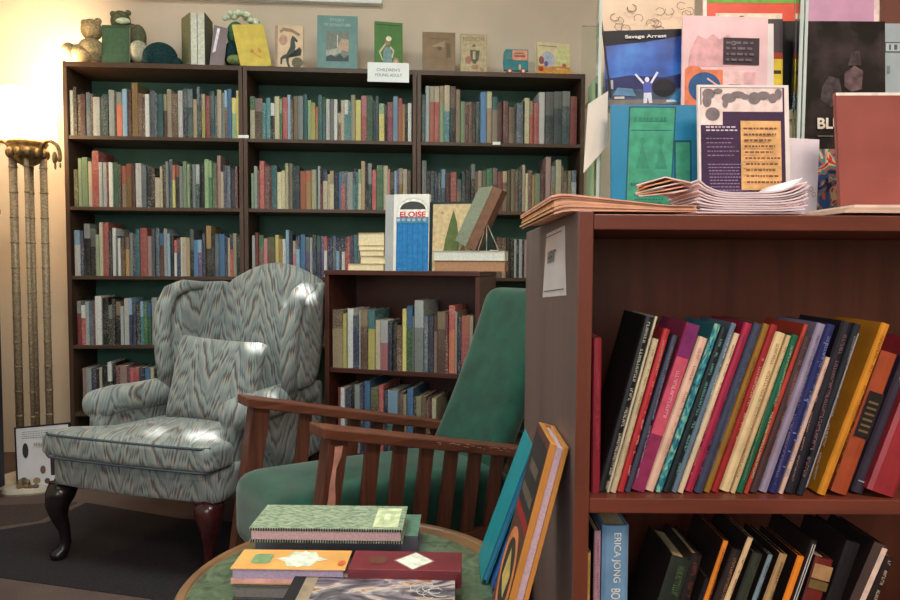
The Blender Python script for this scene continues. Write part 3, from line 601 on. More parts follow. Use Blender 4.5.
for (foot, th, t_, h, d, y0, c, lab, ink, title, items, pages) in L:
    left = foot-t_/math.cos(th)
    if prev is not None and left < prev: sh = prev-left; foot += sh
    # tops must not run into the book on the right
    g = lean_book(foot, th, t_, h, d, y0, SL, c, lab, ink, title, pages, items, 'leaning books on the lower shelf of the near bookcase', side=None if 'ERICA' in lab else ((206, 104, 56) if 'orange cover' in lab else (36, 26, 24)))  # dark cover sides hold the shade under the shelf in their colour
    if 'ERICA' in lab: lettering('ERICA JONG', .064, .0115, plain((226, 224, 216), .5), g, (-t_*.48, -.0008, h-.041), (PI/2, PI/2, 0), 'title_lettering'); lettering('BONES', .032, .0115, plain((226, 224, 216), .5), g, (-t_*.48, -.0008, h-.097), (PI/2, PI/2, 0), 'title_lettering')
    prev = foot+.0008
# ================================================================== THINGS ON TOP OF THE NEAR BOOKCASE
TZ = FT+.0004
# ---- clear brochure rack
m_acr, nt, b = nodes('clear_acrylic')
tr = N(nt, 'ShaderNodeBsdfTransparent'); tr.inputs[0].default_value = (.93, .96, .94, 1)
gl = N(nt, 'ShaderNodeBsdfGlossy', Roughness=.05); mxs = N(nt, 'ShaderNodeMixShader'); fr = N(nt, 'ShaderNodeFresnel', IOR=1.3)
nt.links.new(fr.outputs[0], mxs.inputs[0]); nt.links.new(tr.outputs[0], mxs.inputs[1]); nt.links.new(gl.outputs[0], mxs.inputs[2])
nt.links.new(mxs.outputs[0], nt.nodes['Material Output'].inputs[0])
m_acre = plain((196, 210, 205), .15, .05, 10, .6)
def rack(x0, x1, y0, y1, ztop, steps, label):
    g = thing('brochure_rack', label, 'rack', (x0, y0, TZ))
    w, d, H = x1-x0, y1-y0, ztop-TZ
    for xx, nm in ((0, 1), (w-.003, 1)):
        mb = MB(); mb.box(xx, xx+.003, 0, .022, 0, H); mb.build('side_panel', m_acr, g)
        mb = MB(); mb.box(xx-.0008, xx+.0038, -.003, -.0002, 0, H); mb.build('panel_edge', m_acre, g)
    for k, (ys, zs_) in enumerate(steps):
        mb = MB(); mb.box(.0032, w-.0032, ys-y0-.006, ys-y0+.03, zs_-TZ-.003, zs_-TZ); mb.box(.0032, w-.0032, ys-y0-.009, ys-y0-.006, zs_-TZ-.003, zs_-TZ+.025)
        mb.build('step', m_acr, g)
    MB().box(.0032, w-.0032, d-.003, d, .002, H).build('back_panel', m_acr, g)
    return g
ZA, ZB = 1.348, 1.30
xa = at(598, 100, 1.10).x; xb = at(801, 100, 1.10).x
rack(xa, xb-.002, 1.10, 1.262, 1.52, [(1.14, ZA), (1.205, 1.37)], 'clear acrylic brochure rack at the left, holding the blue flyer')
rack(xb+.002, xb+.22, 1.10, 1.262, 1.52, [(1.125, 1.272), (1.19, 1.34)], 'clear acrylic brochure rack at the right, holding the black photo leaflet')
def leaflet(name, cat, label, x0px, x1px, ytpx, Y, zb, col, items=None, t=.003, tilt=6, roll=0, cover=None, rough=.35, group=None, mat=None):
    """a booklet standing at distance Y, leaning back a little; its front faces the camera"""
    A = at(x0px, ytpx, Y); B = at(x1px, ytpx, Y); w = B.x-A.x; h = A.z-zb
    th = math.radians(tilt)
    M = Matrix.Translation((A.x, Y-h*math.sin(th)*.5, zb)) @ Matrix.Rotation(-th, 4, 'X') @ Matrix.Rotation(math.radians(roll), 4, 'Y')
    g = thing(name, label, cat, M=M, group=group)
    mc = mat or plain(col, rough, .05, 20, .5)
    mb = MB(); mb.box(0, w, 0, .0004, 0, h); mb.box(0, w, t-.0004, t, 0, h); mb.box(-.0002, .0006, 0, t, 0, h); mb.build('cover', mc, g)
    if t > .0012: MB().box(.0008, w-.0005, .0005, t-.0005, .0008, h-.0008).build('page_block', plain((226, 216, 205), .8, .04, 100, .1), g)
    if items: art(g, w, h, items)
    return g, w, h
# doodled sheet behind
rq = random.Random(3)
sk = []
for k in range(34):
    x, z = rq.uniform(.15, .95), rq.uniform(.28, .72)
    a0 = rq.random()*6
    for j in range(5):
        sk.append(('l', x+.05*math.cos(a0+j), z+.03*math.sin(a0+j), x+.05*math.cos(a0+j+1), z+.03*math.sin(a0+j+1), .006, (120, 95, 80)))
leaflet('flyer', 'flyer', 'cream flyer with pencil doodles at the top behind the blue one', 600.5, 696, -30, 1.205, 1.3705, (222, 196, 165), sk, t=.001, tilt=3)
blue, nt, b = nodes('night_sky_print')
mp = mapping(nt, (14, 1, 14)); n1 = N(nt, 'ShaderNodeTexNoise', Scale=1.0, Detail=3.0); nt.links.new(mp.outputs[0], n1.inputs[0])
r1 = ramp(nt, n1.outputs[0], [(.3, (24, 50, 120)), (.5, (40, 96, 190)), (.7, (70, 150, 225))]); nt.links.new(r1.outputs[0], b.inputs['Base Color']); b.inputs['Roughness'].default_value = .3
S_ = (214, 218, 236)
sav = [('p', [(0, .80), (.5, .84), (1, .92), (1, 1), (0, 1)], (16, 20, 30)), ('p', [(0, .36), (.3, .40), (.7, .36), (1, .42), (1, 0), (0, 0)], (36, 44, 96)), ('p', [(0, .20), (1, .22), (1, 0), (0, 0)], (70, 84, 110)), ('p', [(0, .08), (1, .06), (1, 0), (0, 0)], (120, 112, 108)),
 ('e', .70, .22, .14, .12, (20, 20, 36)), ('p', [(.72, .02), (1, .02), (1, .26), (.88, .20)], (60, 140, 190)), ('p', [(.72, .03), (.86, .03), (.82, .06), (.73, .06)], (200, 220, 230)), ('p', [(.08, .14), (.36, .12), (.32, .22), (.14, .24)], (96, 140, 176)), ('r', .10, .09, .22, .12, (206, 200, 190)), ('r', .06, .22, .09, .34, (170, 170, 170)),
 ('e', .50, .335, .028, .035, S_), ('p', [(.44, .30), (.56, .30), (.545, .15), (.455, .15)], (84, 92, 180)), ('p', [(.455, .16), (.545, .16), (.555, .02), (.515, .02), (.50, .10), (.485, .02), (.445, .02)], S_),
 ('l', .455, .285, .36, .41, .026, S_), ('l', .545, .285, .63, .43, .026, S_)]
g, w, h = leaflet('flyer', 'flyer', 'blue night flyer titled Savage Arrest with a figure raising both arms', 607, 690, 30, 1.135, ZA, (30, 60, 130), sav, t=.002, tilt=4, roll=-2, mat=blue)
lettering('Savage Arrest', w*.50, h*.06, plain((228, 228, 232), .5), g, (w*.50, -.0028, h*.90), name='title_lettering', bold=.02)
# pink poster sheet with dark text box
pink = (226, 192, 196)
it = [('p', [(.08, .50), (.10, .62), (.18, .78), (.28, .74), (.36, .80), (.44, .74), (.54, .80), (.60, .74), (.84, .76), (.88, .46), (.08, .42)], (216, 166, 170)), ('r', .04, .0, .50, .40, (216, 122, 84)), ('e', .14, .38, .10, .06, (216, 122, 84)), ('r', .48, .10, .86, .40, (228, 190, 190)), ('e', .27, .20, .19, .17, (36, 84, 132)), ('l', .30, .30, .46, .20, .02, (214, 170, 160)), ('r', .55, .22, .70, .24, (70, 60, 70)), ('r', .72, .0, .86, .38, (216, 170, 176)),
 ('r', .48, .46, .90, .76, (56, 42, 50)), ('e', .60, .70, .03, .024, (130, 120, 130)), ('e', .60, .70, .02, .015, (56, 42, 50))]+marks(.51, .48, .88, .74, 4, (104, 94, 104), rq, .5, .03, .09)
g, w, h = leaflet('flyer', 'flyer', 'pale pink flyer with dark text box and blue dome picture', 682, 768, 14, 1.115, 1.346, pink, it, t=.0015, tilt=4, roll=1)
g, w, h = leaflet('flyer', 'flyer', 'plain white sheet peeking out right behind the pale pink flyer', 700, 775, 22, 1.128, 1.346, (224, 216, 214), None, t=.001, tilt=4)
# green and red booklet, top
g, w, h = leaflet('booklet', 'booklet', 'green and red booklet with cream panel at the top edge, behind pink flyer', 704, 797, -30, 1.195, 1.3705, (222, 84, 62), [('r', 0, .76, 1, 1, (110, 170, 70)), ('r', .0, .0, .045, 1, (225, 220, 215)), ('r', .14, .40, .86, .68, (228, 214, 190)), ('e', .42, .62, .05, .04, (60, 50, 50)), ('e', .60, .48, .05, .02, (120, 80, 60))], t=.003, tilt=3)
# black booklet and yellow-edged one, between the racks' posts
g, w, h = leaflet('booklet', 'booklet', 'narrow strip of plain black booklet left of the clear rack edge', 776, 797, 20, 1.15, 1.3485, (20, 24, 26), None, t=.004, tilt=3)
g, w, h = leaflet('booklet', 'booklet', 'yellow and dark booklet sliver between pink flyer and black booklet', 768, 784, 18, 1.14, 1.3485, (70, 60, 64), [('r', .0, .15, 1, .55, (216, 190, 60)), ('r', 0, .55, 1, .62, (150, 60, 40)), ('r', .2, .38, .9, .42, (60, 50, 30))], t=.002, tilt=3)
# teal sleeve
g, w, h = leaflet('booklet', 'booklet', 'teal blue booklet with green panel drawing in the front row left', 612, 700, 103, 1.055, TZ, (26, 126, 168), None, t=.004, tilt=5)
tp = (60, 150, 120); td = (20, 84, 96)
its = [('p', [(.16, .12), (.68, .12), (.75, .985), (.21, .985)], td), ('p', [(.175, .13), (.665, .13), (.735, .975), (.225, .975)], tp), ('r', .72, .15, .92, .70, td), ('r', .74, .17, .90, .68, tp), ('r', .23, .78, .70, .785, td),
 ('p', [(.28, .46), (.36, .66), (.44, .46)], (48, 134, 106)), ('p', [(.50, .46), (.57, .66), (.64, .46)], (48, 134, 106)), ('e', .36, .69, .03, .03, (48, 134, 106)), ('e', .57, .69, .03, .03, (48, 134, 106))]
its += marks(.26, .84, .68, .92, 1, (46, 128, 104), rq, .5, .02, .05)+marks(.22, .30, .66, .36, 1, (34, 108, 98), rq, .4, .015, .04)+marks(.26, .17, .62, .27, 2, (34, 112, 98), rq, .38, .015, .04)
art(g, w, h, its)
# purple page
g, w, h = leaflet('booklet', 'booklet', 'white-edged booklet with purple page of print and yellow handwriting note', 700, 792, 82, 1.0, TZ, (226, 216, 212), None, t=.004, tilt=6, roll=0)
its = [('r', .03, .03, .95, .98, (58, 34, 66)), ('r', .04, .80, .93, .975, (226, 205, 200)), ('r', .03, .70, .27, .85, (226, 205, 200))]
for (cx, cz, rx, rz) in ((.12, .93, .07, .04), (.10, .88, .05, .05), (.16, .78, .08, .05), (.34, .90, .08, .035), (.44, .925, .08, .025), (.52, .91, .05, .02), (.62, .90, .07, .045), (.72, .92, .07, .03), (.82, .90, .05, .035), (.88, .93, .04, .04), (.22, .95, .05, .02), (.30, .86, .03, .03)):
    its.append(('e', cx, cz, rx, rz, (120, 110, 112)))
its += [('r', .46, .22, .90, .73, (216, 168, 110))]+marks(.49, .25, .88, .70, 10, (112, 70, 62), rq, .38, .015, .05)
its += marks(.05, .63, .42, .68, 2, (205, 190, 205), rq, .5, .02, .05)+marks(.05, .44, .40, .60, 5, (130, 108, 138), rq, .3, .015, .04)+marks(.05, .13, .44, .40, 11, (134, 112, 142), rq, .38, .012, .04)+marks(.05, .06, .90, .10, 2, (134, 112, 142), rq, .38, .012, .04)
art(g, w, h, its)
# black photo leaflet
m_blk, nt, b = nodes('dark_photo_print')
mp = mapping(nt, (16, 1, 16)); n1 = N(nt, 'ShaderNodeTexNoise', Scale=1.0, Detail=5.0); nt.links.new(mp.outputs[0], n1.inputs[0])
r1 = ramp(nt, n1.outputs[0], [(.45, (24, 22, 22)), (.75, (70, 58, 58))]); nt.links.new(r1.outputs[0], b.inputs['Base Color']); b.inputs['Roughness'].default_value = .25
m_smoke = plain((92, 74, 76), .4, .35, 60); m_smoke2 = plain((62, 54, 56), .4, .4, 80)
g, w, h = leaflet('booklet', 'booklet', 'black booklet with a smoky photo, lettered BLUES in white capitals', 802, 888, 19, 1.115, 1.2725, (26, 24, 24), [('p', [(.52, .50), (.60, .46), (.72, .48), (.74, .62), (.64, .66), (.52, .60)], m_smoke), ('p', [(.24, .40), (.36, .34), (.50, .42), (.46, .56), (.34, .58), (.26, .50)], m_smoke2), ('p', [(.56, .66), (.72, .66), (.70, .78), (.60, .76)], m_smoke2)], t=.003, tilt=4, mat=m_blk)
lettering('BLUES', w*.47, h*.085, plain((222, 214, 200), .5), g, (w*.43, -.0025, h*.215), name='title_lettering', bold=.03)
art(g, w, h, [('r', .20, .115, .38, .123, (120, 112, 108)), ('r', .42, .11, .60, .13, (200, 190, 180))], y=-.0022)
g, w, h = leaflet('booklet', 'booklet', 'plain lilac booklet at the top edge above the black BLUES one', 804, 882, -40, 1.18, 1.3405, (196, 150, 180), [('r', .93, 0, 1, 1, (230, 205, 200))], t=.004, tilt=3)
g, w, h = leaflet('booklet', 'booklet', 'pale grey blue booklet at the right border behind the black one', 884, 935, 22, 1.15, 1.2725, (158, 172, 176), [('r', .06, .78, .38, .86, (80, 90, 96)), ('r', .08, .79, .36, .85, (176, 188, 190)), ('r', .14, .80, .18, .84, (80, 90, 96)), ('r', .24, .80, .30, .84, (80, 90, 96)), ('r', .10, .62, .16, .68, (110, 120, 126))], t=.003, tilt=3)
g, w, h = leaflet('booklet', 'booklet', 'brown booklet in the top right corner above the pale grey one', 884, 950, -40, 1.205, 1.3405, (104, 62, 50), None, t=.003, tilt=3)
# bright patterned booklet
m_psy, nt, b = nodes('swirling_pattern_print')
mp = mapping(nt, (26, 1, 26)); n1 = N(nt, 'ShaderNodeTexNoise', Scale=1.0, Detail=1.0, Distortion=2.5); nt.links.new(mp.outputs[0], n1.inputs[0])
r1 = ramp(nt, n1.outputs[0], [(0, (30, 30, 40)), (.36, (30, 90, 150)), (.43, (200, 90, 50)), (.48, (40, 140, 140)), (.53, (210, 190, 150)), (.58, (200, 60, 50)), (.64, (36, 34, 60)), (.7, (80, 150, 90))], 'CONSTANT'); nt.links.new(r1.outputs[0], b.inputs['Base Color']); b.inputs['Roughness'].default_value = .35
g, w, h = leaflet('booklet', 'booklet', 'small booklet with bright multicoloured swirls below the BLUES booklet', 812, 848, 148, 1.075, TZ, (60, 90, 120), None, t=.003, tilt=5, mat=m_psy)
# white floral card
its = []
for k in range(16):
    x, z = rq.uniform(.2, .9), rq.uniform(.2, .42)
    its.append(('e', x, z, .05, .03, (190, 150, 150))); its.append(('e', x, z, .028, .016, (222, 205, 205)))
g, w, h = leaflet('card', 'card', 'white card with faint pink flowers at its foot, right of purple page', 776, 817, 136, 1.045, TZ, (222, 212, 218), its, t=.001, tilt=5, roll=3)
# red-brown booklet
g, w, h = leaflet('booklet', 'booklet', 'plain red-brown booklet with white top edge at the right border', 840, 925, 90, .965, TZ+.012, (142, 74, 66), [('r', 0, .975, 1, 1, (226, 214, 204)), ('r', 0, 0, .01, 1, (120, 60, 54))], t=.005, tilt=7, roll=-.5)
# ---- paper stacks: sheets as gently curved slabs
def sheet(mb, pts, t, n=10, sag=0, m=0, lift=0, zf=None):
    """quad pts a,b,c,d (xy near-left, near-right, far-right, far-left), z by function"""
    a, b_, c, d = [Vector((p[0], p[1], 0)) for p in pts]
    vs = []; ts = []
    for j in range(5):
        for i in range(n+1):
            u, v = i/n, j/4
            p = (a*(1-u)+b_*u)*(1-v)+(d*(1-u)+c*u)*v
            z = zf(u, v) if zf else lift+sag*(2*u-1)**2
            vs.append((p.x, p.y, z)); ts.append(t(u) if callable(t) else t)
    L0 = len(vs); vs += [(x, y, z+q_) for (x, y, z), q_ in zip(vs, ts)]
    fs = []; q = n+1
    for j in range(4):
        for i in range(n):
            k = j*q+i; fs.append((k, k+q, k+q+1, k+1)); fs.append((L0+k, L0+k+1, L0+k+q+1, L0+k+q))
    for i in range(n): fs.append((i, i+1, L0+i+1, L0+i)); k = 4*q+i; fs.append((k+1, k, L0+k, L0+k+1))
    for j in range(4): k = j*q; fs.append((k+q, k, L0+k, L0+k+q)); k = j*q+n; fs.append((k, k+q, L0+k+q, L0+k))
    mb.add(vs, fs, m)
m_peach = plain((226, 168, 142), .7, .06, 40, .2); m_kraft = plain((206, 158, 116), .7, .06, 40, .2); m_pk = plain((230, 200, 200), .7, .04, 40, .2)
x0 = .127
for k in range(8):
    mb = MB(); dx = rq.uniform(-.005, .004); dy = rq.uniform(-.006, .004); fl = rq.uniform(-.012, .01)
    def zf(u, v, k=k): return TZ+.0003+k*(.0029-.0019*min(1, u*1.25))-(.0045*(1-u/.12)**2 if u < .12 else 0)+.0003
    sheet(mb, [(x0+dx, .842+dy), (.303+dx*.4, .846+dy), (.243+dx*.4, 1.035), (x0-.002+dx, 1.19+fl)], lambda u: .0029-.0019*min(1, u*1.25)-.00012, 16, zf=zf)
    tag(mb.build('envelope', (m_peach, m_kraft)[k in (1, 3, 5)]), ('peach envelope, %s from the bottom of the stack at the left front edge' % ordw(k+1)) if k < 7 else 'peach envelope on top of the stack at the left front edge', 'envelope', 'peach envelopes stacked on the near bookcase')
# pile of newsletters sagging in the middle
m_nl = plain((220, 208, 214), .6, .03, 40, .3)
for k in range(10):
    mb = MB(); a = rq.uniform(-.004, .004); b_ = rq.uniform(-.003, .006)
    def zf(u, v, k=k): return TZ+.0003+k*.0026+k*.0019*(2*u-1)**4+k*.0003*u
    sheet(mb, [(.310+a, .862+a*.5), (.442+b_, .862-a), (.448+b_, .985), (.312+a, .985)], .0021, 14, zf=zf)
    tag(mb.build('newsletter', (m_pk, m_nl)[k % 2]), '%s newsletter, %s from the bottom of the sagging pile below the purple page' % (('pinkish', 'white')[k % 2], ordw(k+1)), 'newsletter', 'newsletters in a sagging pile before the purple page')
# a few more fanned over the envelopes
for k in range(5):
    mb = MB(); cx, cy, an = .300-.003*k, .925, math.radians(34-13*k); hw, hd = .036, .030
    P = [(cx+x*math.cos(an)-y*math.sin(an), cy+x*math.sin(an)+y*math.cos(an)) for x, y in ((-hw, -hd), (hw, -hd), (hw, hd), (-hw, hd))]
    def zf(u, v, k=k): return TZ+.0272+k*.0030+(.007+.0006*k)*(1-abs(2*u-1))
    sheet(mb, P, .0016, 14, zf=zf)
    tag(mb.build('pamphlet', (m_pk, m_peach, m_pk, m_kraft, m_pk)[k]), ('folded pinkish pamphlet, %s from the bottom of the fan over the envelopes' % ordw(k+1)) if k < 4 else 'pinkish pamphlet on top of the small fan over the envelopes', 'pamphlet', 'fanned pamphlets over the envelopes')
for k in range(3):
    mb = MB(); dx = .008*k; sheet(mb, [(.478+dx, .835+.004*k), (.70, .835), (.70, .955), (.478+dx, .955)], .0032, 8, 0, 0, TZ+.0002+k*.0035)
    tag(mb.build('booklet', plain(((206, 180, 160), (190, 160, 140), (216, 196, 182))[k], .7, .05, 60, .2)), 'pale thin booklet lying under the red-brown one, %s layer' % ('lowest', 'middle', 'topmost')[k], 'booklet', 'flat booklets under the red-brown one')
# white crumpled sheet hanging at the left of the rack
m_paper = plain((216, 214, 204), .8, .04, 12, .2)
P = [at(608, 91, 1.090), at(607, 146, 1.090), at(583.5, 173, 1.070), at(588, 104, 1.075)]
mb = MB()
n_ = Vector((.0008, .0008, 0)); mb.hexa([p for p in (P[2], P[1], P[1]+Vector((0, .0012, 0)), P[2]+Vector((0, .0012, 0)))], [p for p in (P[3], P[0], P[0]+Vector((0, .0012, 0)), P[3]+Vector((0, .0012, 0)))])
o = mb.build('paper_sheet', m_paper); tag(o, 'white paper sheet hanging out at the left side of the clear rack', 'paper')
for k, (a_, b_, c) in enumerate((((595.5, 80, 1.16), (596, 140, 1.16), (110, 140, 112)), ((600, 73, 1.10), (603, 118, 1.10), (140, 170, 130)))):
    p, q = at(*a_), at(*b_)
    mb = MB(); mb.box(min(p.x, q.x)-.002, min(p.x, q.x)+.004, p.y, p.y+.05, TZ, p.z)
    tag(mb.build('folded_leaflet', plain(c, .5, .06, 20)), ('darker', 'lighter')[k]+' green folded leaflet edge standing left of the clear rack', 'leaflet')
# thin dark rod at the rack's left edge
p, q = at(601, 18, 1.12), at(611, 98, 1.12)
tag(MB().tube([q, p], .0016, 6).build('binder_edge', plain((52, 44, 42), .5)), 'thin dark strip slanting at the left edge of the brochure rack', 'strip')
# note taped on the side panel
A, B, C_, D_ = (1.085, 1.138), (.915, 1.142), (.895, 1.050), (1.122, 1.036)
g = thing('paper_note', 'white note taped to the grey-brown side of the near bookcase', 'note', (0, 0, 0))
mb = MB(); x = FX-.0007
def NP(u, v, dx=0):
    y = (A[0]*(1-u)+B[0]*u)*v+(D_[0]*(1-u)+C_[0]*u)*(1-v); z = (A[1]*(1-u)+B[1]*u)*v+(D_[1]*(1-u)+C_[1]*u)*(1-v)
    return (x-dx-.002*math.sin(v*3)*math.sin(u*3), y, z)
vs = [NP(i/8, j/8) for j in range(9) for i in range(9)]; L0 = len(vs); vs += [(a+.0005, b, c) for a, b, c in vs]
fs = []
for j in range(8):
    for i in range(8): k = j*9+i; fs.append((k, k+1, k+10, k+9)); fs.append((L0+k, L0+k+9, L0+k+10, L0+k+1))
for i in range(8):
    for a, b in ((i, i+1), (72+i+1, 72+i), ((i+1)*9, i*9), (i*9+8, i*9+17)): fs.append((b, a, L0+a, L0+b))
mb.add(vs, fs); mb.build('paper', plain((208, 200, 204), .75, .04, 10, .2), g, smooth=False)
mb = MB()
def bar(u0, u1, v0, v1): mb.add([NP(u, v, .0012) for u, v in ((u0, v0), (u1, v0), (u1, v1), (u0, v1))], [(0, 1, 2, 3)])
bar(.08, .95, .085, .10); bar(.04, .9, .93, .945)
for k in range(3):   # letters H I S
    pass
# small printed word block
bar(.24, .28, .52, .70); bar(.34, .38, .52, .70); bar(.28, .34, .59, .62)
bar(.42, .45, .52, .70); bar(.49, .52, .52, .70); bar(.45, .49, .67, .70); bar(.45, .49, .59, .62)
bar(.56, .59, .52, .70); bar(.59, .66, .67, .70)
mb.build('note_print', plain((90, 88, 96), .7), g)
# ================================================================== WING CHAIR
m_fab, nt, b = nodes('flame_stitch_upholstery')
tc = N(nt, 'ShaderNodeTexCoord'); sx = N(nt, 'ShaderNodeSeparateXYZ'); nt.links.new(tc.outputs['Object'], sx.inputs[0])
def mth(op, a, b=None, **k):
    n = N(nt, 'ShaderNodeMath', operation=op)
    for i, v in enumerate((a, b)):
        if v is None: continue
        if isinstance(v, (int, float)): n.inputs[i].default_value = v
        else: nt.links.new(v, n.inputs[i])
    return n.outputs[0]
u = mth('ADD', sx.outputs[0], mth('MULTIPLY', sx.outputs[1], .55)); v = mth('ADD', sx.outputs[2], mth('MULTIPLY', sx.outputs[1], -.45))
nz = N(nt, 'ShaderNodeTexNoise', Scale=9.0, Detail=2.0); nt.links.new(tc.outputs['Object'], nz.inputs[0])
cols = N(nt, 'ShaderNodeTexWhiteNoise', noise_dimensions='1D'); nt.links.new(mth('FLOOR', mth('MULTIPLY', u, 95.0)), cols.inputs['W'])
w_ = mth('SUBTRACT', v, mth('MULTIPLY', mth('PINGPONG', mth('ADD', u, mth('MULTIPLY', nz.outputs[0], .035)), .10), 2.6))
w_ = mth('ADD', w_, mth('MULTIPLY', cols.outputs[0], .06))
fr = mth('FRACT', mth('MULTIPLY', w_, 6.0))
r1 = ramp(nt, fr, [(0, (146, 154, 150)), (.14, (168, 174, 166)), (.22, (142, 112, 96)), (.28, (68, 78, 86)), (.40, (140, 150, 148)), (.55, (160, 168, 160)), (.66, (92, 104, 112)), (.76, (146, 154, 148)), (.88, (128, 138, 140)), (1, (146, 154, 150))])
weave = N(nt, 'ShaderNodeTexNoise', Scale=500.0, Detail=2.0); nt.links.new(tc.outputs['Object'], weave.inputs[0])
mxw = N(nt, 'ShaderNodeMix', data_type='RGBA', blend_type='MULTIPLY'); mxw.inputs[0].default_value = .5
nt.links.new(r1.outputs[0], mxw.inputs[6]); nt.links.new(weave.outputs['Color'], mxw.inputs[7])
hs = N(nt, 'ShaderNodeHueSaturation'); hs.inputs['Value'].default_value = 1.02; hs.inputs['Saturation'].default_value = .85; nt.links.new(mxw.outputs[2], hs.inputs['Color'])
nt.links.new(hs.outputs[0], b.inputs['Base Color']); b.inputs['Roughness'].default_value = .85; b.inputs['Specular IOR Level'].default_value = .2
b.inputs['Sheen Weight'].default_value = .2
bump(nt, b, weave.outputs[0], .25, .001)
m_pipe = plain((70, 78, 86), .8, .1, 60, .1)
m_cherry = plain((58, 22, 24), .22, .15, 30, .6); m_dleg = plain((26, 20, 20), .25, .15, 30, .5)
CX, CY, CR = -1.015, 2.645, math.radians(-17)
ch = thing('wing_chair', 'grey-green flame-patterned wing armchair with dark curved legs', 'armchair', (CX, CY, 0), CR)
f = MB()
def base_fn(x, y, z): return (x*(1+.06*(-y/.37)), y-.02*(1-(x/.34)**2)*(1 if y < 0 else 0), z)
f.rbox(0, .08, .334, .335, .39, .060, .03, 14, base_fn); f.build('seat_base', m_fab, ch, smooth=True)
f = MB()
def cush(x, y, z):
    # T shape: wings of the cushion reach in front of the arms
    k = 1.0 if y < -.225 else (.66 if y > -.165 else 1.0-.34*(y+.225)/.06)
    return (x*k, y-.015*(1-(x/.34)**2)*(1 if y < 0 else 0), z-.075*(y+.355))
f.rbox(0, 0, .442, .358, .355, .044, .022, 18, cush, puff=.018); cu = f.build('seat_cushion', m_fab, ch, smooth=True)
f = MB()
for zz in (.398, .478):
    pts = []
    for k in range(49):
        x = -.345+.69*k/48; e = .0
        y = -.355-.012*(1-(x/.37)**2)+.03*max(0, abs(x)-.315)/.03*.6
        pts.append((x, y+.003, zz))
    f.tube(pts, .0045, 6)
f.build('piping', m_pipe, cu, smooth=True)
# back with a humped top
f = MB()
def backfn(x, y, z):
    t = (z+.32)/.64
    top = .085*max(0, math.cos(min(1, abs(x)/.24)*PI/2))**1.1
    z2 = z+top*max(0, t)**1.5
    wid = 1-.10*(1-t)
    bulge = -.03*math.cos(x/.29*PI/2)*math.sin(min(1, t)*PI) if y < 0 else 0
    return (x*wid, y+.14*t+bulge, z2)
f.rbox(.055, .42, .685, .250, .065, .320, .05, 18, backfn); f.build('backrest', m_fab, ch, smooth=True)
# wings
for s in (-1, 1):
    f = MB()
    def wing(x, y, z, s=s):
        t = (z+.235)/.47             # 0 bottom 1 top
        yy = y*(.72+.28*math.sin(t*PI*.80+.35)) + .09*t
        zz = z-.05*max(0, (-y)/.14)*max(0, t-.5)*2
        return (x+s*(.015*t-.035*max(0, y)/.14*1.0+.012*(-y/.14)), yy, zz)
    f.rbox(s*.282+.055, .315, .79, .030, .165, .215, .03, 14, wing); 
    X_ = s*.282+.055; pts = [(X_+s*.010, .165, .56), (X_+s*.014, .150, .68), (X_+s*.020, .150, .80), (X_+s*.026, .170, .90), (X_+s*.026, .215, .965), (X_+s*.016, .29, .988), (X_, .38, .985)]
    f.tube(pts, [.030, .033, .034, .034, .032, .028, .022], 14); wg = f.build('wing', m_fab, ch, smooth=True)
# outer back
# arms
for s in (-1, 1):
    f = MB()
    f.rbox(s*.290+.012, .145, .42, .034, .33, .16, .02, 10); f.build('arm_panel', m_fab, ch, smooth=True)
    f = MB()
    def arm(x, y, z, s=s):
        return (x+s*.012*(-y/.26), y, z+.02*(-y/.26)**2*(1 if y < 0 else -.3)-.012*max(0, -y-.18)/.06)
    f.rbox(s*.288+.012, .12, .545, .064, .315, .054, .05, 16, arm); ar = f.build('armrest', m_fab, ch, smooth=True)
# legs
def cabriole(sx_, sy_, m, x, y, top=.275):
    f = MB()
    d = Vector((sx_, sy_, 0)).normalized()
    prof = [(0, top, .050), (.012, top-.035, .050), (.022, top-.075, .040), (.016, top-.12, .028), (.002, top-.165, .020), (-.004, .06, .0165), (.004, .035, .019), (.020, .020, .027), (.026, .008, .026), (.026, 0.0032, .020)]
    f.tube([(x+d.x*a, y+d.y*a, z) for a, z, r in prof], [r for a, z, r in prof], 14)
    return f.build('leg', m, ch, smooth=True)
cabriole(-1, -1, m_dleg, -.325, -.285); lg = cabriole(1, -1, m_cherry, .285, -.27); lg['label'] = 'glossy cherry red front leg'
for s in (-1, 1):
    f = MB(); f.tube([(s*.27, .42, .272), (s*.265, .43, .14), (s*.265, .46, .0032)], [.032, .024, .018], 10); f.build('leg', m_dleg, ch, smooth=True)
# loose cushion
th = math.radians(14)
M = Matrix.Translation((CX, CY, 0)) @ Matrix.Rotation(CR, 4, 'Z') @ Matrix.Translation((.045, .11, .615)) @ Matrix.Rotation(-th, 4, 'X') @ Matrix.Rotation(math.radians(3), 4, 'Y')
f = MB()
def pil(x, y, z):
    a, c = x/.205, z/.18
    k = max(0, 1-a**4)*max(0, 1-c**4)
    pinch = 1-.05*(1-c*c)*abs(a) ; pz = 1-.05*(1-a*a)*abs(c)
    return (x*pinch, y*(.12+.88*k**.6), z*pz)
f.rbox(0, 0, 0, .205, .072, .172, .03, 18, pil)
p_ = f.build('throw_pillow', m_fab, smooth=True); p_.matrix_world = M
tag(p_, 'square throw pillow of the same flame pattern leaning in the wing chair', 'pillow')
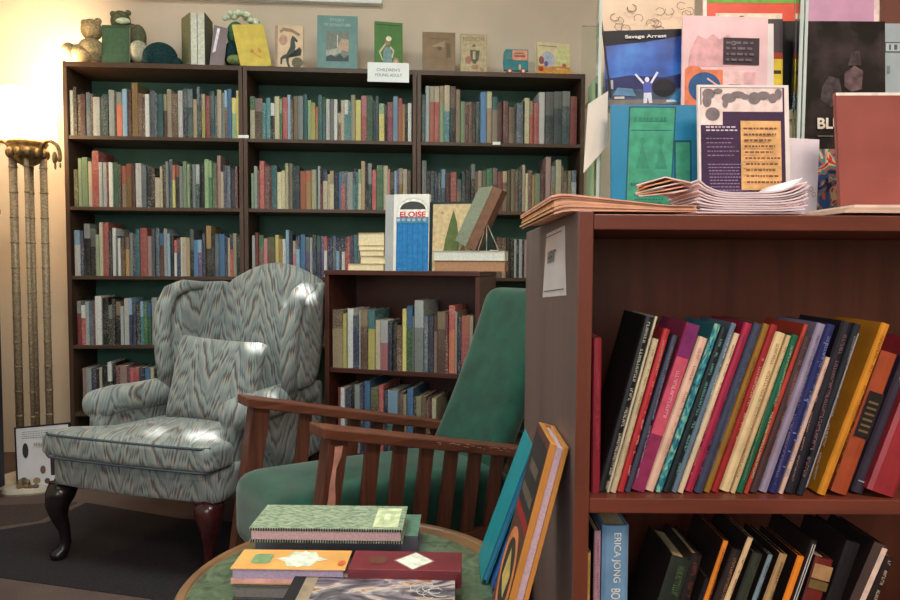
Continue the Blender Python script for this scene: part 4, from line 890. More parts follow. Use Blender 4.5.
# ================================================================== GREEN ARMCHAIR (mission style)
m_oak = wood((84, 46, 34), (120, 70, 50), (3, 60, 60), .42, .4, name='worn_oak')
m_oakv = wood((72, 40, 30), (104, 60, 44), (60, 60, 3), .45, .4, name='worn_oak_upright')
m_velv = plain((22, 68, 54), .8, .16, 14, .2, .05); m_velv.node_tree.nodes['Principled BSDF'].inputs['Sheen Weight'].default_value = .3
m_chip = plain((196, 140, 122), .8, .1, 40)
GO = Vector((-.354, 1.804, 0)); GR = math.radians(36)
gc = thing('slatted_armchair', 'worn oak slatted armchair with green velvet seat and reclined back', 'armchair', GO, GR)
SLP = .235
def az(x): return .66-SLP*x
for k, (y, x0, x1) in enumerate(((0, 0.0, .80), (.455, -.042, .80))):
    f = MB(); hw = .047; t = .030
    P = lambda x, yy, dz: (x, yy, az(x)+dz)
    f.hexa([P(x0, y-hw, -t), P(x1, y-hw*.9, -t), P(x1, y+hw*.9, -t), P(x0, y+hw, -t)], [P(x0, y-hw, 0), P(x1, y-hw*.9, 0), P(x1, y+hw*.9, 0), P(x0, y+hw, 0)])
    am = f.build('armrest', m_oak, gc, bevel=.004)
    if k == 0:
        f = MB(); rr = random.Random(4)
        for q in range(30):
            x = rr.uniform(.34, .75); l = rr.uniform(.006, .02); dz = -rr.uniform(.004, .014)
            f.add([(x, y-hw*.955-.0042+.006*x/.8, az(x)+dz), (x+l, y-hw*.955-.0042+.006*x/.8, az(x+l)+dz-.001), (x+l, y-hw*.955-.0042+.006*x/.8, az(x+l)+dz+.002), (x, y-hw*.955-.0042+.006*x/.8, az(x)+dz+.0015)], [(0, 1, 2, 3)])
        f.build('bare_wood_chips', m_chip, am)
    # front post, leaning forward at its foot
    def post(xc, w, d, ztop, dx, nm, m=m_oakv, z0=0.0032):
        f = MB(); f.hexa([(xc-w/2+dx, y-d/2, z0), (xc+w/2+dx, y-d/2, z0), (xc+w/2+dx, y+d/2, z0), (xc-w/2+dx, y+d/2, z0)],
                         [(xc-w/2, y-d/2, az(xc-w/2)-t-.0005), (xc+w/2, y-d/2, az(xc+w/2)-t-.0005), (xc+w/2, y+d/2, az(xc+w/2)-t-.0005), (xc-w/2, y+d/2, az(xc-w/2)-t-.0005)])
        return f.build(nm, m, gc, bevel=.003)
    xc = .055 if k == 0 else .012
    pl = post(xc, .058, .05, 0, -.09, 'leg')
    post(.72, .055, .05, 0, .03, 'leg')
    if k == 0:
        f = MB(); rr = random.Random(2); zz = .60; yy = y-.0262; x = xc-.012
        prof = [(.0, .012), (-.03, .011), (-.06, .006), (-.10, .008), (-.14, .011), (-.17, .014), (-.20, .008), (-.235, .007)]
        L_, R_ = [], []
        for dz, hw_ in prof:
            cx_ = xc-.004+(-.09)*(-dz)/.6+rr.uniform(-.003, .003); L_.append((cx_-hw_, yy, zz+dz)); R_.append((cx_+hw_, yy, zz+dz))
        n_ = len(L_); f.add(L_+R_, [(i+1, i+n_+1, i+n_, i) for i in range(n_-1)]); f.build('bare_wood_patch', m_chip, pl)
    # slats and lower rail
    f = MB(); f.box(.09, .69, y-.012, y+.012, .20, .255); f.build('side_rail', m_oak, gc, bevel=.002)
    for j in range(6):
        xs = .172+j*.092
        f = MB(); f.hexa([(xs-.022-.035, y-.008, .255), (xs+.022-.035, y-.008, .255), (xs+.022-.035, y+.008, .255), (xs-.022-.035, y+.008, .255)],
                         [(xs-.022, y-.008, az(xs-.022)-t), (xs+.022, y-.008, az(xs+.022)-t), (xs+.022, y+.008, az(xs+.022)-t), (xs-.022, y+.008, az(xs-.022)-t)])
        f.build('slat', m_oakv, gc, bevel=.0015)
# seat
f = MB()
def seat(x, y, z): return (x, y, z-.10*(x+.31)*.45+(.0))
f.rbox(.322, .2275, .335, .415, .198, .115, .065, 16, seat, puff=.012); f.build('seat', m_velv, gc, smooth=True)
f = MB(); f.box(.03, .07, .03, .425, .12, .2); f.build('front_rail', m_oak, gc, bevel=.003)
# reclined back cushion
f = MB()
def bk(x, y, z):
    t = (z+.31)/.62
    yy = y*(1-.03*t)
    return (x+.46*(z+.31)+.015*math.sin(t*PI), yy, z)
f.rbox(.672, .240, .69, .050, .186, .31, .045, 16, bk); f.build('backrest', m_velv, gc, smooth=True)
f = MB()
for yy in (.05, .40): f.tube([(.76, yy, .34), (1.02, yy, .93)], .016, 8)
f.tube([(.85, .05, .545), (.85, .40, .545)], .012, 8)
f.build('back_frame', m_oakv, gc)
# ================================================================== ROUND TABLE
m_tgreen, nt, b = nodes('green_table_top')
mp = mapping(nt, (1, 1, 1)); n1 = N(nt, 'ShaderNodeTexNoise', Scale=26.0, Detail=5.0, Distortion=2.0); nt.links.new(mp.outputs[0], n1.inputs[0])
r1 = ramp(nt, n1.outputs[0], [(.32, (58, 70, 54)), (.5, (80, 96, 72)), (.66, (98, 114, 88))]); nt.links.new(r1.outputs[0], b.inputs['Base Color']); b.inputs['Roughness'].default_value = .35; b.inputs['Coat Weight'].default_value = .4; bump(nt, b, n1.outputs[0], .3, .001)
m_rim = wood((92, 62, 40), (128, 92, 60), (8, 8, 30), .4, .4, name='brown_table_rim')
TX, TY, TR = -.174, 1.245, .318
tb = thing('round_table', 'small round side table with mottled green top and brown rim', 'table', (TX, TY, 0))
MB().lathe([(.25, .455), (TR-.006, .46), (TR, .468), (TR, .492), (TR-.004, .497), (TR-.018, .4985), (TR-.022, .496), (.001, .496)], n=96).build('tabletop', m_rim, tb, smooth=False)
MB().lathe([(TR-.036, .4962), (TR-.036, .4990), (TR-.038, .4997), (.001, .4997)], -.012, -.016, n=96).build('green_inlay', m_tgreen, tb)
MB().lathe([(.045, .07), (.03, .12), (.05, .2), (.028, .3), (.04, .38), (.09, .4545)], n=32).build('pedestal', m_rim, tb, smooth=True)
for k in range(3):
    a = k*2*PI/3+.5; f = MB(); f.tube([(.03*math.cos(a), .03*math.sin(a), .13), (.12*math.cos(a), .12*math.sin(a), .11), (.2*math.cos(a), .2*math.sin(a), .045), (.25*math.cos(a), .25*math.sin(a), .0155)], [.028, .024, .018, .015], 10); f.build('leg', m_rim, tb, smooth=True)
TT = .50
def flat_book(name, label, P, z, t, col, pages, items=None, spine='none', mat=None, rot=None, cat='book', rough=.4, board=.0025):
    """P: near-left corner, near-right corner, far-left corner (xy); lies flat with its fore-edge to the viewer"""
    a, b_, c = [Vector((p[0], p[1], 0)) for p in P]
    u = (b_-a); w = u.length; u.normalize(); v = Vector((-u.y, u.x, 0)); d = (c-a).dot(v)
    M = Matrix((u, v, Vector((0, 0, 1)))).transposed().to_4x4(); M.translation = Vector((a.x, a.y, z))
    g = thing(name, label, cat, M=M); mc = mat or plain(col, rough, .06, 25, .4)
    f = MB(); f.box(0, w, 0, d, 0, board); f.box(0, w, 0, d, t-board, t)
    if spine == 'near': f.box(0, w, 0, .003, board, t-board)
    if spine == 'left': f.box(0, .003, 0, d, board, t-board)
    if spine == 'far': f.box(0, w, d-.003, d, board, t-board)
    f.build('cover', mc, g, bevel=.0006)
    f = MB(); f.box(.0035, w-.004, .0035, d-.0035, board+.0002, t-board-.0002); f.build('page_block', plain(pages, .85, .07, 250, .15), g)
    if items:
        h_ = d; o = art(g, w, d, items, y=0); o.rotation_euler = (-PI/2, 0, 0)
        # art lies in x/z with -y outwards: turn it so that it faces up
        o.location = (0, 0, t+.0004)
        for vv in o.data.vertices: vv.co = (vv.co.x, -vv.co.z*1.0, -vv.co.y) if False else vv.co
        o.rotation_euler = (0, 0, 0)
        for vv in o.data.vertices: x, y, zq = vv.co; vv.co = (x, zq, -y)
    return g, w, d
z1 = TT; z2 = TT+.045; ztop = z2+.030
# rear pair
Pq = lambda px, py, z: (atz(px, py, z).x, atz(px, py, z).y)
flat_book('book', 'large dark grey hardback under the green patterned book', [Pq(255, 534, z2), Pq(418, 536, z2), Pq(280, 513, z2)], z1+.0002, .0445, (100, 96, 106), (96, 88, 98), spine='near', items=[('r', 0, 0, 1, 1, (92, 124, 106))])
m_gpat, nt, b = nodes('green_brocade_cover')
mp = mapping(nt, (90, 260, 90)); n1 = N(nt, 'ShaderNodeTexNoise', Scale=1.0, Detail=3.0); nt.links.new(mp.outputs[0], n1.inputs[0])
r1 = ramp(nt, n1.outputs[0], [(.35, (92, 112, 94)), (.5, (138, 154, 128)), (.66, (172, 182, 152))]); nt.links.new(r1.outputs[0], b.inputs['Base Color']); b.inputs['Roughness'].default_value = .5
cl = (206, 212, 170)
g, w, d = flat_book('book', 'green patterned flat book with cream corner label on the grey hardback', [Pq(249, 527.5, ztop), Pq(402.5, 529.5, ztop), Pq(272, 504.5, ztop)], z2+.0003, ztop-z2-.0004, (140, 166, 124), (214, 176, 178), mat=m_gpat, spine='none', board=.004,
 items=[('r', .80, .08, .965, .88, cl), ('r', .83, .20, .93, .76, (190, 200, 156)), ('r', .86, .34, .90, .62, (214, 218, 186))])
f = MB()
for k in range(60):
    x = .004+k*(w-.008)/59
    for zz in (.0005, ztop-z2-.006): f.box(x-.0011, x+.0011, -.0008, .0022, zz, zz+.0055)
f.build('stitched_edge', plain((30, 34, 34), .5), g)
# front pair
zo = TT+.055
g, w, d = flat_book('book', 'dark grey book under the orange and maroon diamond-marked books', [Pq(232, 569, zo), Pq(455, 572, zo), Pq(246, 550, zo)], z1+.0002, .0255, (70, 74, 74), (120, 116, 112))
DI = [(.52, .12), (.66, .50), (.52, .88), (.38, .50)]
def dia(cx, rx=.15, ry=.40): return [(cx, .5-ry), (cx+rx, .5), (cx, .5+ry), (cx-rx, .5)]
wh = (222, 222, 206); ge = (120, 150, 110)
g, w, d = flat_book('book', 'orange book with white diamond and green square at the front of the table', [Pq(230, 568, zo), Pq(345, 569.5, zo), Pq(243, 549, zo)], z1+.026, .0287, (226, 164, 92), (176, 160, 186), board=.0024,
 items=[('p', dia(.58, .24, .30), (212, 216, 196)), ('p', [(.48, .12), (.68, .12), (.74, .5), (.68, .88), (.48, .88), (.42, .5)], (200, 214, 190)), ('p', dia(.58, .155, .44), wh), ('p', [(.14, .32), (.17, .26), (.29, .26), (.31, .32), (.31, .68), (.29, .74), (.17, .74), (.14, .68)], ge), ('e', .95, .3, .035, .14, (200, 100, 50))])
f = MB().box(.001, w-.002, -.0004, .003, .0026, .0095); f.build('pink_edge', plain((226, 170, 164), .6), g)
g, w, d = flat_book('book', 'maroon book with white diamond right of the orange one', [Pq(347.5, 569.5, zo), Pq(461.5, 572, zo), Pq(352, 550, zo)], z1+.026, .0287, (112, 38, 46), (112, 38, 46), spine='near', board=.0024,
 items=[('p', dia(.57, .19, .46), (150, 110, 104)), ('p', dia(.57, .165, .42), wh), ('e', .24, .5, .09, .2, (104, 60, 48)), ('r', 0, 0, 1, .05, (140, 60, 64))])
# glossy art book in front
m_swirl, nt, b = nodes('smoky_swirl_print')
mp = mapping(nt, (9, 16, 1)); n1 = N(nt, 'ShaderNodeTexNoise', Scale=1.0, Detail=3.0, Distortion=2.2); nt.links.new(mp.outputs[0], n1.inputs[0])
r1 = ramp(nt, n1.outputs[0], [(.34, (60, 54, 60)), (.44, (104, 96, 104)), (.51, (150, 138, 146)), (.56, (205, 190, 180)), (.61, (176, 128, 84)), (.70, (90, 72, 70))]); nt.links.new(r1.outputs[0], b.inputs['Base Color']); b.inputs['Roughness'].default_value = .18; b.inputs['Coat Weight'].default_value = .5
za = TT+.040
A_ = atz(452, 602, za); B_ = atz(462, 574, za); C_ = atz(304, 572, za)
u = (B_-C_); u.z = 0; w = u.length; u.normalize(); v = Vector((-u.y, u.x, 0))
nl = Vector((C_.x, C_.y, 0))-v*.19; nr = Vector((B_.x, B_.y, 0))-v*.19
g, w, d = flat_book('art_book', 'glossy large picture book with smoky swirls, front of the table', [(nl.x-.012, nl.y), (nr.x-.012, nr.y), (C_.x, C_.y)], z1+.0002, .0396, (40, 36, 40), (170, 160, 160), mat=m_swirl, spine='left', board=.003)
art_o = art(g, w, d, [('r', 0, 0, .075, 1, (26, 26, 30)), ('r', .075, 0, .15, 1, (150, 132, 112))], y=0); art_o.rotation_euler = (0, 0, 0); art_o.location = (0, 0, .0400)
for vv in art_o.data.vertices: x, y, zq = vv.co; vv.co = (x, zq, -y)
f = MB(); rr = random.Random(1)
for k in range(5):
    x0 = w*(.80+.02*k); pts = [(x0+.012*math.cos(a*.5)+.004*a*.3*(1 if k % 2 else -1), d*(.80-.03*k)+.010*math.sin(a*.5)-.002*a, .0401) for a in range(13)]
    f.tube(pts, .0006, 4)
f.build('script_lettering', plain((200, 196, 190), .4), g)
# leaning books against the near bookcase
def leaner(name, label, xfoot, ynear, d, t, h, th, col, pages, items=None, bl=.003, br_=.003):
    """leans right; its foot rests on the table, top edge towards the bookcase side. cover faces left"""
    M = Matrix.Translation((xfoot, ynear, TT+.0002)) @ Matrix.Rotation(th, 4, 'Y')
    g = thing(name, label, 'book', M=M)
    f = MB(); f.box(-t, -t+bl, 0, d, 0, h); f.box(-br_, 0, 0, d, 0, h); f.box(-t+bl, -br_, d-.003, d, 0, h); f.build('cover', plain(col, .4, .05, 20, .4), g, bevel=.0006)
    f = MB(); f.box(-t+bl+.0002, -br_-.0002, .004, d-.0035, .004, h-.004); f.build('page_block', plain(pages, .8, .06, 300, .2), g)
    if items:
        o = art(g, d, h, items, y=0, name='cover_print')
        for vv in o.data.vertices: x, y, zq = vv.co; vv.co = (-t+y-.0004, d-x, zq)
    return g
# art book: near edge at y .85, leaning on the side panel
th2 = math.atan2(.085, .345); h2 = .37; t2 = .024
x2 = FX-.0015-h2*math.sin(th2)
og = (186, 120, 70)
leaner('art_book', 'tall orange-brown art book leaning on the near bookcase side, lilac pages', x2, .852, .118, t2, h2, th2, (198, 132, 62), (196, 168, 178),
 [('r', .0, .0, .97, 1, (84, 50, 48)), ('r', .02, .70, .95, .97, (46, 44, 46)), ('r', .02, .66, .95, .70, (150, 34, 38)), ('r', .1, .74, .85, .78, (96, 84, 76)), ('r', .2, .84, .8, .88, (96, 84, 76)), ('e', .5, .46, .46, .17, (206, 124, 70)), ('e', .5, .46, .34, .13, (40, 42, 40)), ('p', [(.3, .42), (.62, .38), (.74, .48), (.44, .55)], (196, 170, 96)), ('r', .02, .02, .95, .20, (56, 60, 110)), ('e', .45, .24, .12, .03, (216, 214, 224))], .0085, .006)
th1 = math.radians(19.5); h1 = .272; t1 = .012
x1 = .072
leaner('book', 'thin teal book leaning left of the orange-brown art book on the table', x1, 1.235, .125, t1, h1, th1, (24, 136, 150), (90, 150, 190))
th3 = math.radians(19); M3 = Matrix.Translation((x1+.02, 1.205, TT+.0002)) @ Matrix.Rotation(th3, 4, 'Y')
g = thing('book', 'blue book leaning between the teal book and the orange-brown art book', 'book', M=M3)
f = MB(); f.box(-.014, -.0115, 0, .12, 0, .20); f.box(-.0025, 0, 0, .12, 0, .20); f.box(-.0115, -.0025, .117, .12, 0, .20); f.build('cover', plain((60, 96, 160), .4), g)
f = MB(); f.box(-.0113, -.0027, .003, .116, .003, .197); f.build('page_block', plain((170, 170, 200), .8), g)
# ================================================================== FLOOR LAMP
LX, LY = at(34, 300, 3.32).x, 3.32
m_brz = plain((120, 98, 62), .35, .25, 50, .5, .2, .6); m_stem = plain((140, 122, 98), .5, .2, 120, .4, .2, .2)
lp = thing('floor_lamp', 'tall four-column floor lamp with scrolled capital and glowing shade', 'lamp', (LX, LY, 0))
MB().lathe([(.20, .001), (.205, .012), (.20, .03), (.15, .036), (.001, .036)], n=48).build('base', plain((178, 166, 150), .5, .1, 15, .3), lp, smooth=False)
for k, (dx, dy, r) in enumerate(((-.072, -.02, .0175), (-.026, .045, .0120), (.008, -.045, .0105), (.050, .02, .0165))):
    f = MB(); f.tube([(dx, dy, .036), (dx, dy, 1.59)], r, 14)
    for z in [x*.12+.1 for x in range(13)]: f.lathe([(r+.001, z-.004), (r+.003, z), (r+.001, z+.004)], dx, dy, 12)
    f.build('column', m_stem, lp, smooth=True)
f = MB(); cx_ = -.011; f.lathe([(.02, 1.545), (.045, 1.56), (.078, 1.60), (.084, 1.615), (.076, 1.63), (.080, 1.64), (.09, 1.655), (.086, 1.664), (.01, 1.666)], cx_, 0, 24)
for k in range(12):
    a = k*PI/6; f.ball((cx_+.078*math.cos(a), .078*math.sin(a), 1.605), .015, 6, 0, (1, 1, 1.6))
f.build('capital', m_brz, lp, smooth=True)
for s in (-1, 1):
    f = MB(); pts = []
    for k in range(25):
        t = k/24; a = PI-t*PI*1.12
        pts.append((cx_+s*(.115+.050*math.cos(a)*1.0), -.02, 1.585+.078*max(math.sin(a), -.1)**.8 if math.sin(a) > 0 else 1.585+.05*math.sin(a)))
    f.tube(pts, [.012-.004*k/24 for k in range(25)], 8)
    e = pts[-1]; f.ball((e[0]-s*.022, e[1], e[2]+.018), .015, 8, 0, (.8, .8, 2.0)); f.ball((e[0]-s*.020, e[1], e[2]-.022), .007, 6, 0, (.8, .8, 2.4)); f.ball((e[0]+s*.004, e[1], e[2]-.018), .006, 6, 0, (.8, .8, 2.2)); f.tube([(e[0], e[1], e[2]), (e[0]-s*.022, e[1], e[2]+.03)], .006, 6)
    f.build('scroll', m_brz, lp, smooth=True)
m_shade = emit((255, 232, 190), 5.0, 'glowing_shade')
f = MB(); f.lathe([(.125, 1.675), (.118, 1.90), (.116, 1.90), (.123, 1.675)], cx_, 0, 40); f.build('lamp_shade', m_shade, lp, smooth=True)
f = MB(); f.tube([(cx_, 0, 1.66), (cx_, 0, 1.76)], .008, 8); f.build('socket', m_brz, lp)
f = MB(); f.ball((cx_, 0, 1.79), .03, 10); f.build('bulb', emit((255, 220, 160), 12, 'bulb_glow'), lp, smooth=True)
# framed poster on the floor in front of the lamp
A, B, C_, D_ = at(12.5, 427, 3.0), at(68, 419, 3.0), at(60, 482, 2.95), at(18.5, 490, 2.97)
w = .255; h = .30
p0 = atz(18, 492, .004)
M = Matrix.Translation((p0.x-.005, p0.y, .006)) @ Matrix.Rotation(math.radians(3), 4, 'Z') @ Matrix.Rotation(-math.radians(7), 4, 'X') @ Matrix.Rotation(math.radians(-5), 4, 'Y')
g = thing('framed_print', 'white poster in thin black frame standing on the floor by the lamp', 'picture', M=M)
mbk = plain((26, 28, 30), .4)
f = MB(); f.box(0, w, 0, .012, 0, .006); f.box(0, w, 0, .012, h-.006, h); f.box(0, .006, 0, .012, .006, h-.006); f.box(w-.006, w, 0, .012, .006, h-.006); f.build('frame', mbk, g)
MB().box(.006, w-.006, .003, .010, .006, h-.006).build('print', plain((206, 200, 200), .6, .03, 10), g)
rq = random.Random(8)
its = [('e', .18, .62, .055, .12, (48, 50, 50)), ('r', .62, .20, .92, .50, (60, 40, 48)), ('e', .48, .30, .05, .065, (110, 80, 74)), ('e', .16, .10, .05, .045, (40, 38, 40)), ('e', .55, .12, .05, .045, (90, 70, 60)), ('e', .74, .12, .07, .05, (50, 44, 46)), ('e', .36, .14, .07, .05, (150, 120, 90))]
its += marks(.14, .80, .95, .93, 4, (130, 130, 128), rq, .4, .02, .05)+marks(.35, .66, .95, .76, 1, (160, 156, 152), rq, .6, .02, .04)
art(g, w, h, its, y=.0026)
f = MB(); rr = random.Random(6)
c = atz(34, 490, .0)
for k in range(26):
    a = rr.random()*2*PI; r = rr.random()*.05; f.ball((c.x+r*math.cos(a), c.y-.055+r*.4*math.sin(a), .018+rr.random()*.05), rr.uniform(.008, .016), 6, k % 2)
    f.tube([(c.x, c.y-.055, .004), (c.x+r*math.cos(a), c.y-.055+r*.4*math.sin(a), .02+rr.random()*.03)], .002, 4)
tag(f.build('dried_flowers', [plain((120, 100, 76), .9, .2, 60), plain((92, 80, 66), .9, .2, 60)]), 'small clump of dried brown flowers in front of the framed poster', 'flowers')
# ================================================================== ON TOP OF THE TALL BOOKCASES
O_ = Vector((BX, BY, 0)); T0 = HZ['T']+.0005
def pl(px, py, d, O=O_, U=BU, Nn=BN):
    r = ray(px, py); t = (O.dot(Nn)+d)/r.dot(Nn); P = r*t
    return (P-O).dot(U), P.z+EYE
def standing(label, xl, xr, yt, d, t, col, items=None, yaw=0, tilt=4, roll=0, pages=(200, 190, 165), spinecol=None, base=T0, Mf=MB_, O=O_, U=BU, Nn=BN, name='book', cat='book', rough=.5, spine='left', group=None):
    a0, z0 = pl(xl, yt, d, O, U, Nn); a1, z1 = pl(xr, yt, d, O, U, Nn); w = abs(a1-a0)/max(.2, math.cos(math.radians(yaw))); h = z0-base
    th = math.radians(tilt)
    M = Mf @ Matrix.Translation((a0, d-h*math.sin(th)*.3, base)) @ Matrix.Rotation(math.radians(yaw), 4, 'Z') @ Matrix.Rotation(-th, 4, 'X') @ Matrix.Rotation(math.radians(roll), 4, 'Y')
    g = thing(name, label, cat, M=M, group=group); mc = plain(col, rough, .06, 20, .3); ms = plain(spinecol or col, rough, .06, 20, .3)
    f = MB(); f.box(0, w, 0, .002, 0, h); f.box(0, w, t-.002, t, 0, h)
    if spine == 'left': f.box(0, .002, .002, t-.002, 0, h, 1)
    else: f.box(w-.002, w, .002, t-.002, 0, h, 1)
    f.build('cover', [mc, ms], g)
    f = MB(); f.box(.003, w-.003, .0022, t-.0022, .003, h-.003); f.build('page_block', plain(pages, .9, .05, 200, .1), g)
    if items: art(g, w, h, items)
    return g, w, h
standing('dark green hardback standing face out between the plush toys', 101, 128.5, 24, .09, .025, (48, 76, 58), [('r', .06, .05, .94, .95, (54, 84, 64)), ('r', .0, .93, 1, .95, (40, 60, 48))])
# book with patterned cover, fore-edge to the front
a0, z0 = pl(190, 12, .05); a1, _ = pl(204, 12, .05)
g = thing('book', 'thick book with pale fore-edge and green patterned cover, under the window sill', 'book', M=MB_ @ Matrix.Translation((a0, .05, T0)))
h = z0-T0; w = a1-a0
f = MB(); f.hexa([(0, 0, 0), (0, .006, 0), (-.075, .11, 0), (-.078, .105, 0)], [(0, 0, h), (0, .006, h), (-.075, .11, h-.0), (-.078, .105, h-.0)])
f.hexa([(w+.001, 0, 0), (w+.004, 0, 0), (w+.004, .15, 0), (w+.001, .15, 0)], [(w+.001, 0, h), (w+.004, 0, h), (w+.004, .15, h), (w+.001, .15, h)])
f.build('cover', printed((84, 110, 82), (160, 150, 110), .5, .5), g)
f = MB(); f.box(.001, w*.46, .002, .14, .002, h-.004); f.box(w*.5, w, .004, .14, .002, h-.008); f.build('page_block', plain((200, 204, 192), .9, .08, 90), g)
g, w, h = standing('small mauve-grey book leaning with its pale pages open, left of green toy', 209, 222, 23, .06, .03, (128, 112, 116), [('p', [(.1, .35), (.3, .4), (.45, .95), (.25, .95)], (225, 220, 228))], yaw=20, roll=7, spinecol=(150, 140, 110), spine='right')
# plush toys
m_bear = plain((150, 134, 102), .95, .2, 90, .05, .6); m_bear2 = plain((96, 98, 76), .95, .2, 90, .05, .6); m_navy = plain((34, 58, 60), .95, .2, 90, .05, .6); m_ltp = plain((168, 166, 146), .95, .15, 90, .05, .6)
m_gplush = plain((66, 108, 76), .95, .2, 90, .05, .6); m_frill = plain((206, 216, 190), .95, .12, 60, .05, .6)
def plush(label, name='teddy_bear', cat='plush toy', at_=(0, 0)): return thing(name, label, cat, M=MB_ @ Matrix.Translation((at_[0], at_[1], T0)))
S1 = 3.75/FPX
def pb(px, py, d=.12): a, z = pl(px, py, d); return a, d, z-T0
def blob(g, nm, m, px, py, rx, rz, ry=None, d=.12, hat=0):
    a, dd, z = pb(px, py, d); r = 1
    o = MB().ball((a-g['_a'], dd-g['_d'], z), 1, 12, 0, (rx*S1, (ry or rx)*S1, rz*S1)).build(nm, m, g, smooth=True)
    return o
def pt(label, name, px, d=.12):
    a, _ = pl(px, 60, d); g = plush(label, name, at_=(a, d)); g['_a'] = a; g['_d'] = d; return g
g = pt('beige teddy bear lying at the left end of the left bookcase', 'teddy_bear', 85, .10)
blob(g, 'body', m_bear, 92, 52, 13, 13, 14, .13); blob(g, 'head', m_bear, 91.5, 30, 10, 10.5, 9, .14); 
hd = blob(g, 'ear', m_bear, 84, 23, 3.5, 3.5, 2, .14); blob(g, 'ear', m_bear, 98, 21.5, 3.5, 3.5, 2, .14)
blob(g, 'leg', m_bear, 79, 54, 15, 9, 9, .09); blob(g, 'foot', m_bear, 69, 52, 7, 9, 7, .07)
del g['_a'], g['_d']
g = pt('olive green plush animal with pale eye band peeking over the dark green book', 'plush_animal', 126, .19)
blob(g, 'body', m_bear2, 131, 46, 15, 22, 10, .21); blob(g, 'head', m_bear2, 120.5, 21, 9.5, 10, 7, .20); blob(g, 'eye_band', m_frill, 123, 21, 7, 3.2, 3, .163); blob(g, 'arm', m_bear2, 138, 38, 8, 13, 7, .18); blob(g, 'paw', m_ltp, 138.5, 52, 9.5, 11, 8, .13)
blob(g, 'ear', m_bear2, 128, 13, 3, 3, 2, .2); blob(g, 'ear', m_bear2, 113, 14, 3, 3, 2, .2)
del g['_a'], g['_d']
g = pt('dark teal plush lump lying behind the pale paw on the left bookcase', 'plush_animal', 160, .12)
blob(g, 'body', m_navy, 160, 58, 17, 15, 10, .13); blob(g, 'head', m_navy, 150, 57, 7, 10, 7, .10); blob(g, 'tail', m_navy, 175, 63, 7, 6, 5, .13)
del g['_a'], g['_d']
g = pt('green plush frog-like toy with pale frilled hair behind the yellow book', 'plush_doll', 240, .15)
blob(g, 'body', m_navy, 233, 55, 9, 14, 8, .15); blob(g, 'head', m_gplush, 236, 34, 9, 12, 8, .16); blob(g, 'foot', plain((110, 128, 80), .95, .2, 60), 235, 60, 8, 5, 5, .08)
f = MB(); rr = random.Random(9)
for k in range(26):
    t = k/25; px = 226+34*t; py = 22-11*math.sin(t*PI*.9+.25)+4*t*2; a, dd, z = pb(px+rr.uniform(-2, 2), py+rr.uniform(-2, 2), .15)
    f.ball((a-g['_a'], dd-g['_d']+rr.uniform(-.02, .02), z), .017, 6)
f.build('frilled_hair', m_frill, g, smooth=True)
del g['_a'], g['_d']
standing('yellow book with small orange figure tilted over the shelf edge', 241, 270, 24, .035, .012, (214, 190, 88), [('l', .5, .30, .72, .20, .05, (196, 150, 60)), ('e', .45, .36, .06, .05, (196, 140, 60)), ('e', .7, .38, .05, .06, (206, 150, 70))], roll=-10, tilt=6, yaw=24)
hr = (58, 66, 56)
horse = [('r', 0, 0, .10, 1, (160, 130, 110)), ('p', [(.16, .88), (.3, .95), (.6, .92), (.9, .80), (.86, .74), (.6, .84), (.3, .87), (.2, .82)], (140, 116, 92)), ('e', .30, .66, .15, .12, (176, 140, 122)), ('e', .80, .14, .2, .12, (96, 92, 70)),
 ('p', [(.62, .76), (.70, .73), (.82, .64), (.78, .60), (.70, .64), (.74, .50), (.70, .42), (.84, .46), (.90, .40), (.86, .30), (.92, .30), (.96, .42), (.88, .50), (.66, .36), (.50, .26), (.50, .14), (.56, .04), (.48, .02), (.42, .14), (.40, .24), (.28, .22), (.26, .10), (.2, .10), (.20, .24), (.28, .30), (.42, .34), (.54, .50), (.56, .66)], hr)]
standing('cream book with dark rearing horse silhouette on its cover', 274.5, 303, 24.5, .05, .02, (206, 180, 150), horse, yaw=-4)
g, w, h = standing('blue-green book with framed landscape picture, tallest in the middle', 317, 357.5, 14, .05, .02, (98, 134, 132), [('r', .22, .16, .78, .72, (110, 118, 108)), ('p', [(.48, .38), (.78, .34), (.78, .56), (.60, .58)], (176, 150, 126)), ('p', [(.22, .36), (.5, .40), (.62, .34), (.40, .26), (.22, .24)], (160, 160, 150)), ('p', [(.22, .16), (.78, .16), (.78, .28), (.66, .22), (.56, .30), (.46, .24), (.34, .28), (.22, .24)], (50, 62, 60)), ('r', .49, .42, .51, .64, (200, 200, 190))], pages=(120, 150, 146))
lettering('STORY', w*.36, h*.05, plain((170, 190, 184), .6), g, (w*.5, -.001, h*.92), name='title_lettering'); lettering('OF ADVENTURE', w*.66, h*.05, plain((170, 190, 184), .6), g, (w*.5, -.001, h*.83), name='title_lettering')
g, w, h = standing('green book with figures of two children above the white sign', 375, 403, 20, .05, .022, (74, 118, 58), [('r', .05, .93, .95, .945, (40, 70, 40)), ('p', [(.28, 0), (.30, .40), (.38, .5), (.56, .5), (.62, .30), (.60, 0)], (120, 146, 150)), ('p', [(.14, .40), (.38, .58), (.40, .54), (.2, .38), (.3, .22), (.26, .22)], (196, 186, 150)), ('p', [(.56, .52), (.70, .44), (.64, .28), (.6, .30), (.64, .42), (.54, .48)], (196, 186, 150)), ('e', .46, .60, .09, .08, (160, 120, 90)), ('e', .50, .665, .10, .05, (226, 222, 196)), ('p', [(.64, 0), (.62, .18), (.70, .30), (.84, .28), (.90, 0)], (170, 130, 100)), ('e', .76, .20, .07, .06, (196, 160, 120))], yaw=8, spine='right', pages=(206, 210, 170), spinecol=(196, 204, 160))
br = (128, 104, 78)
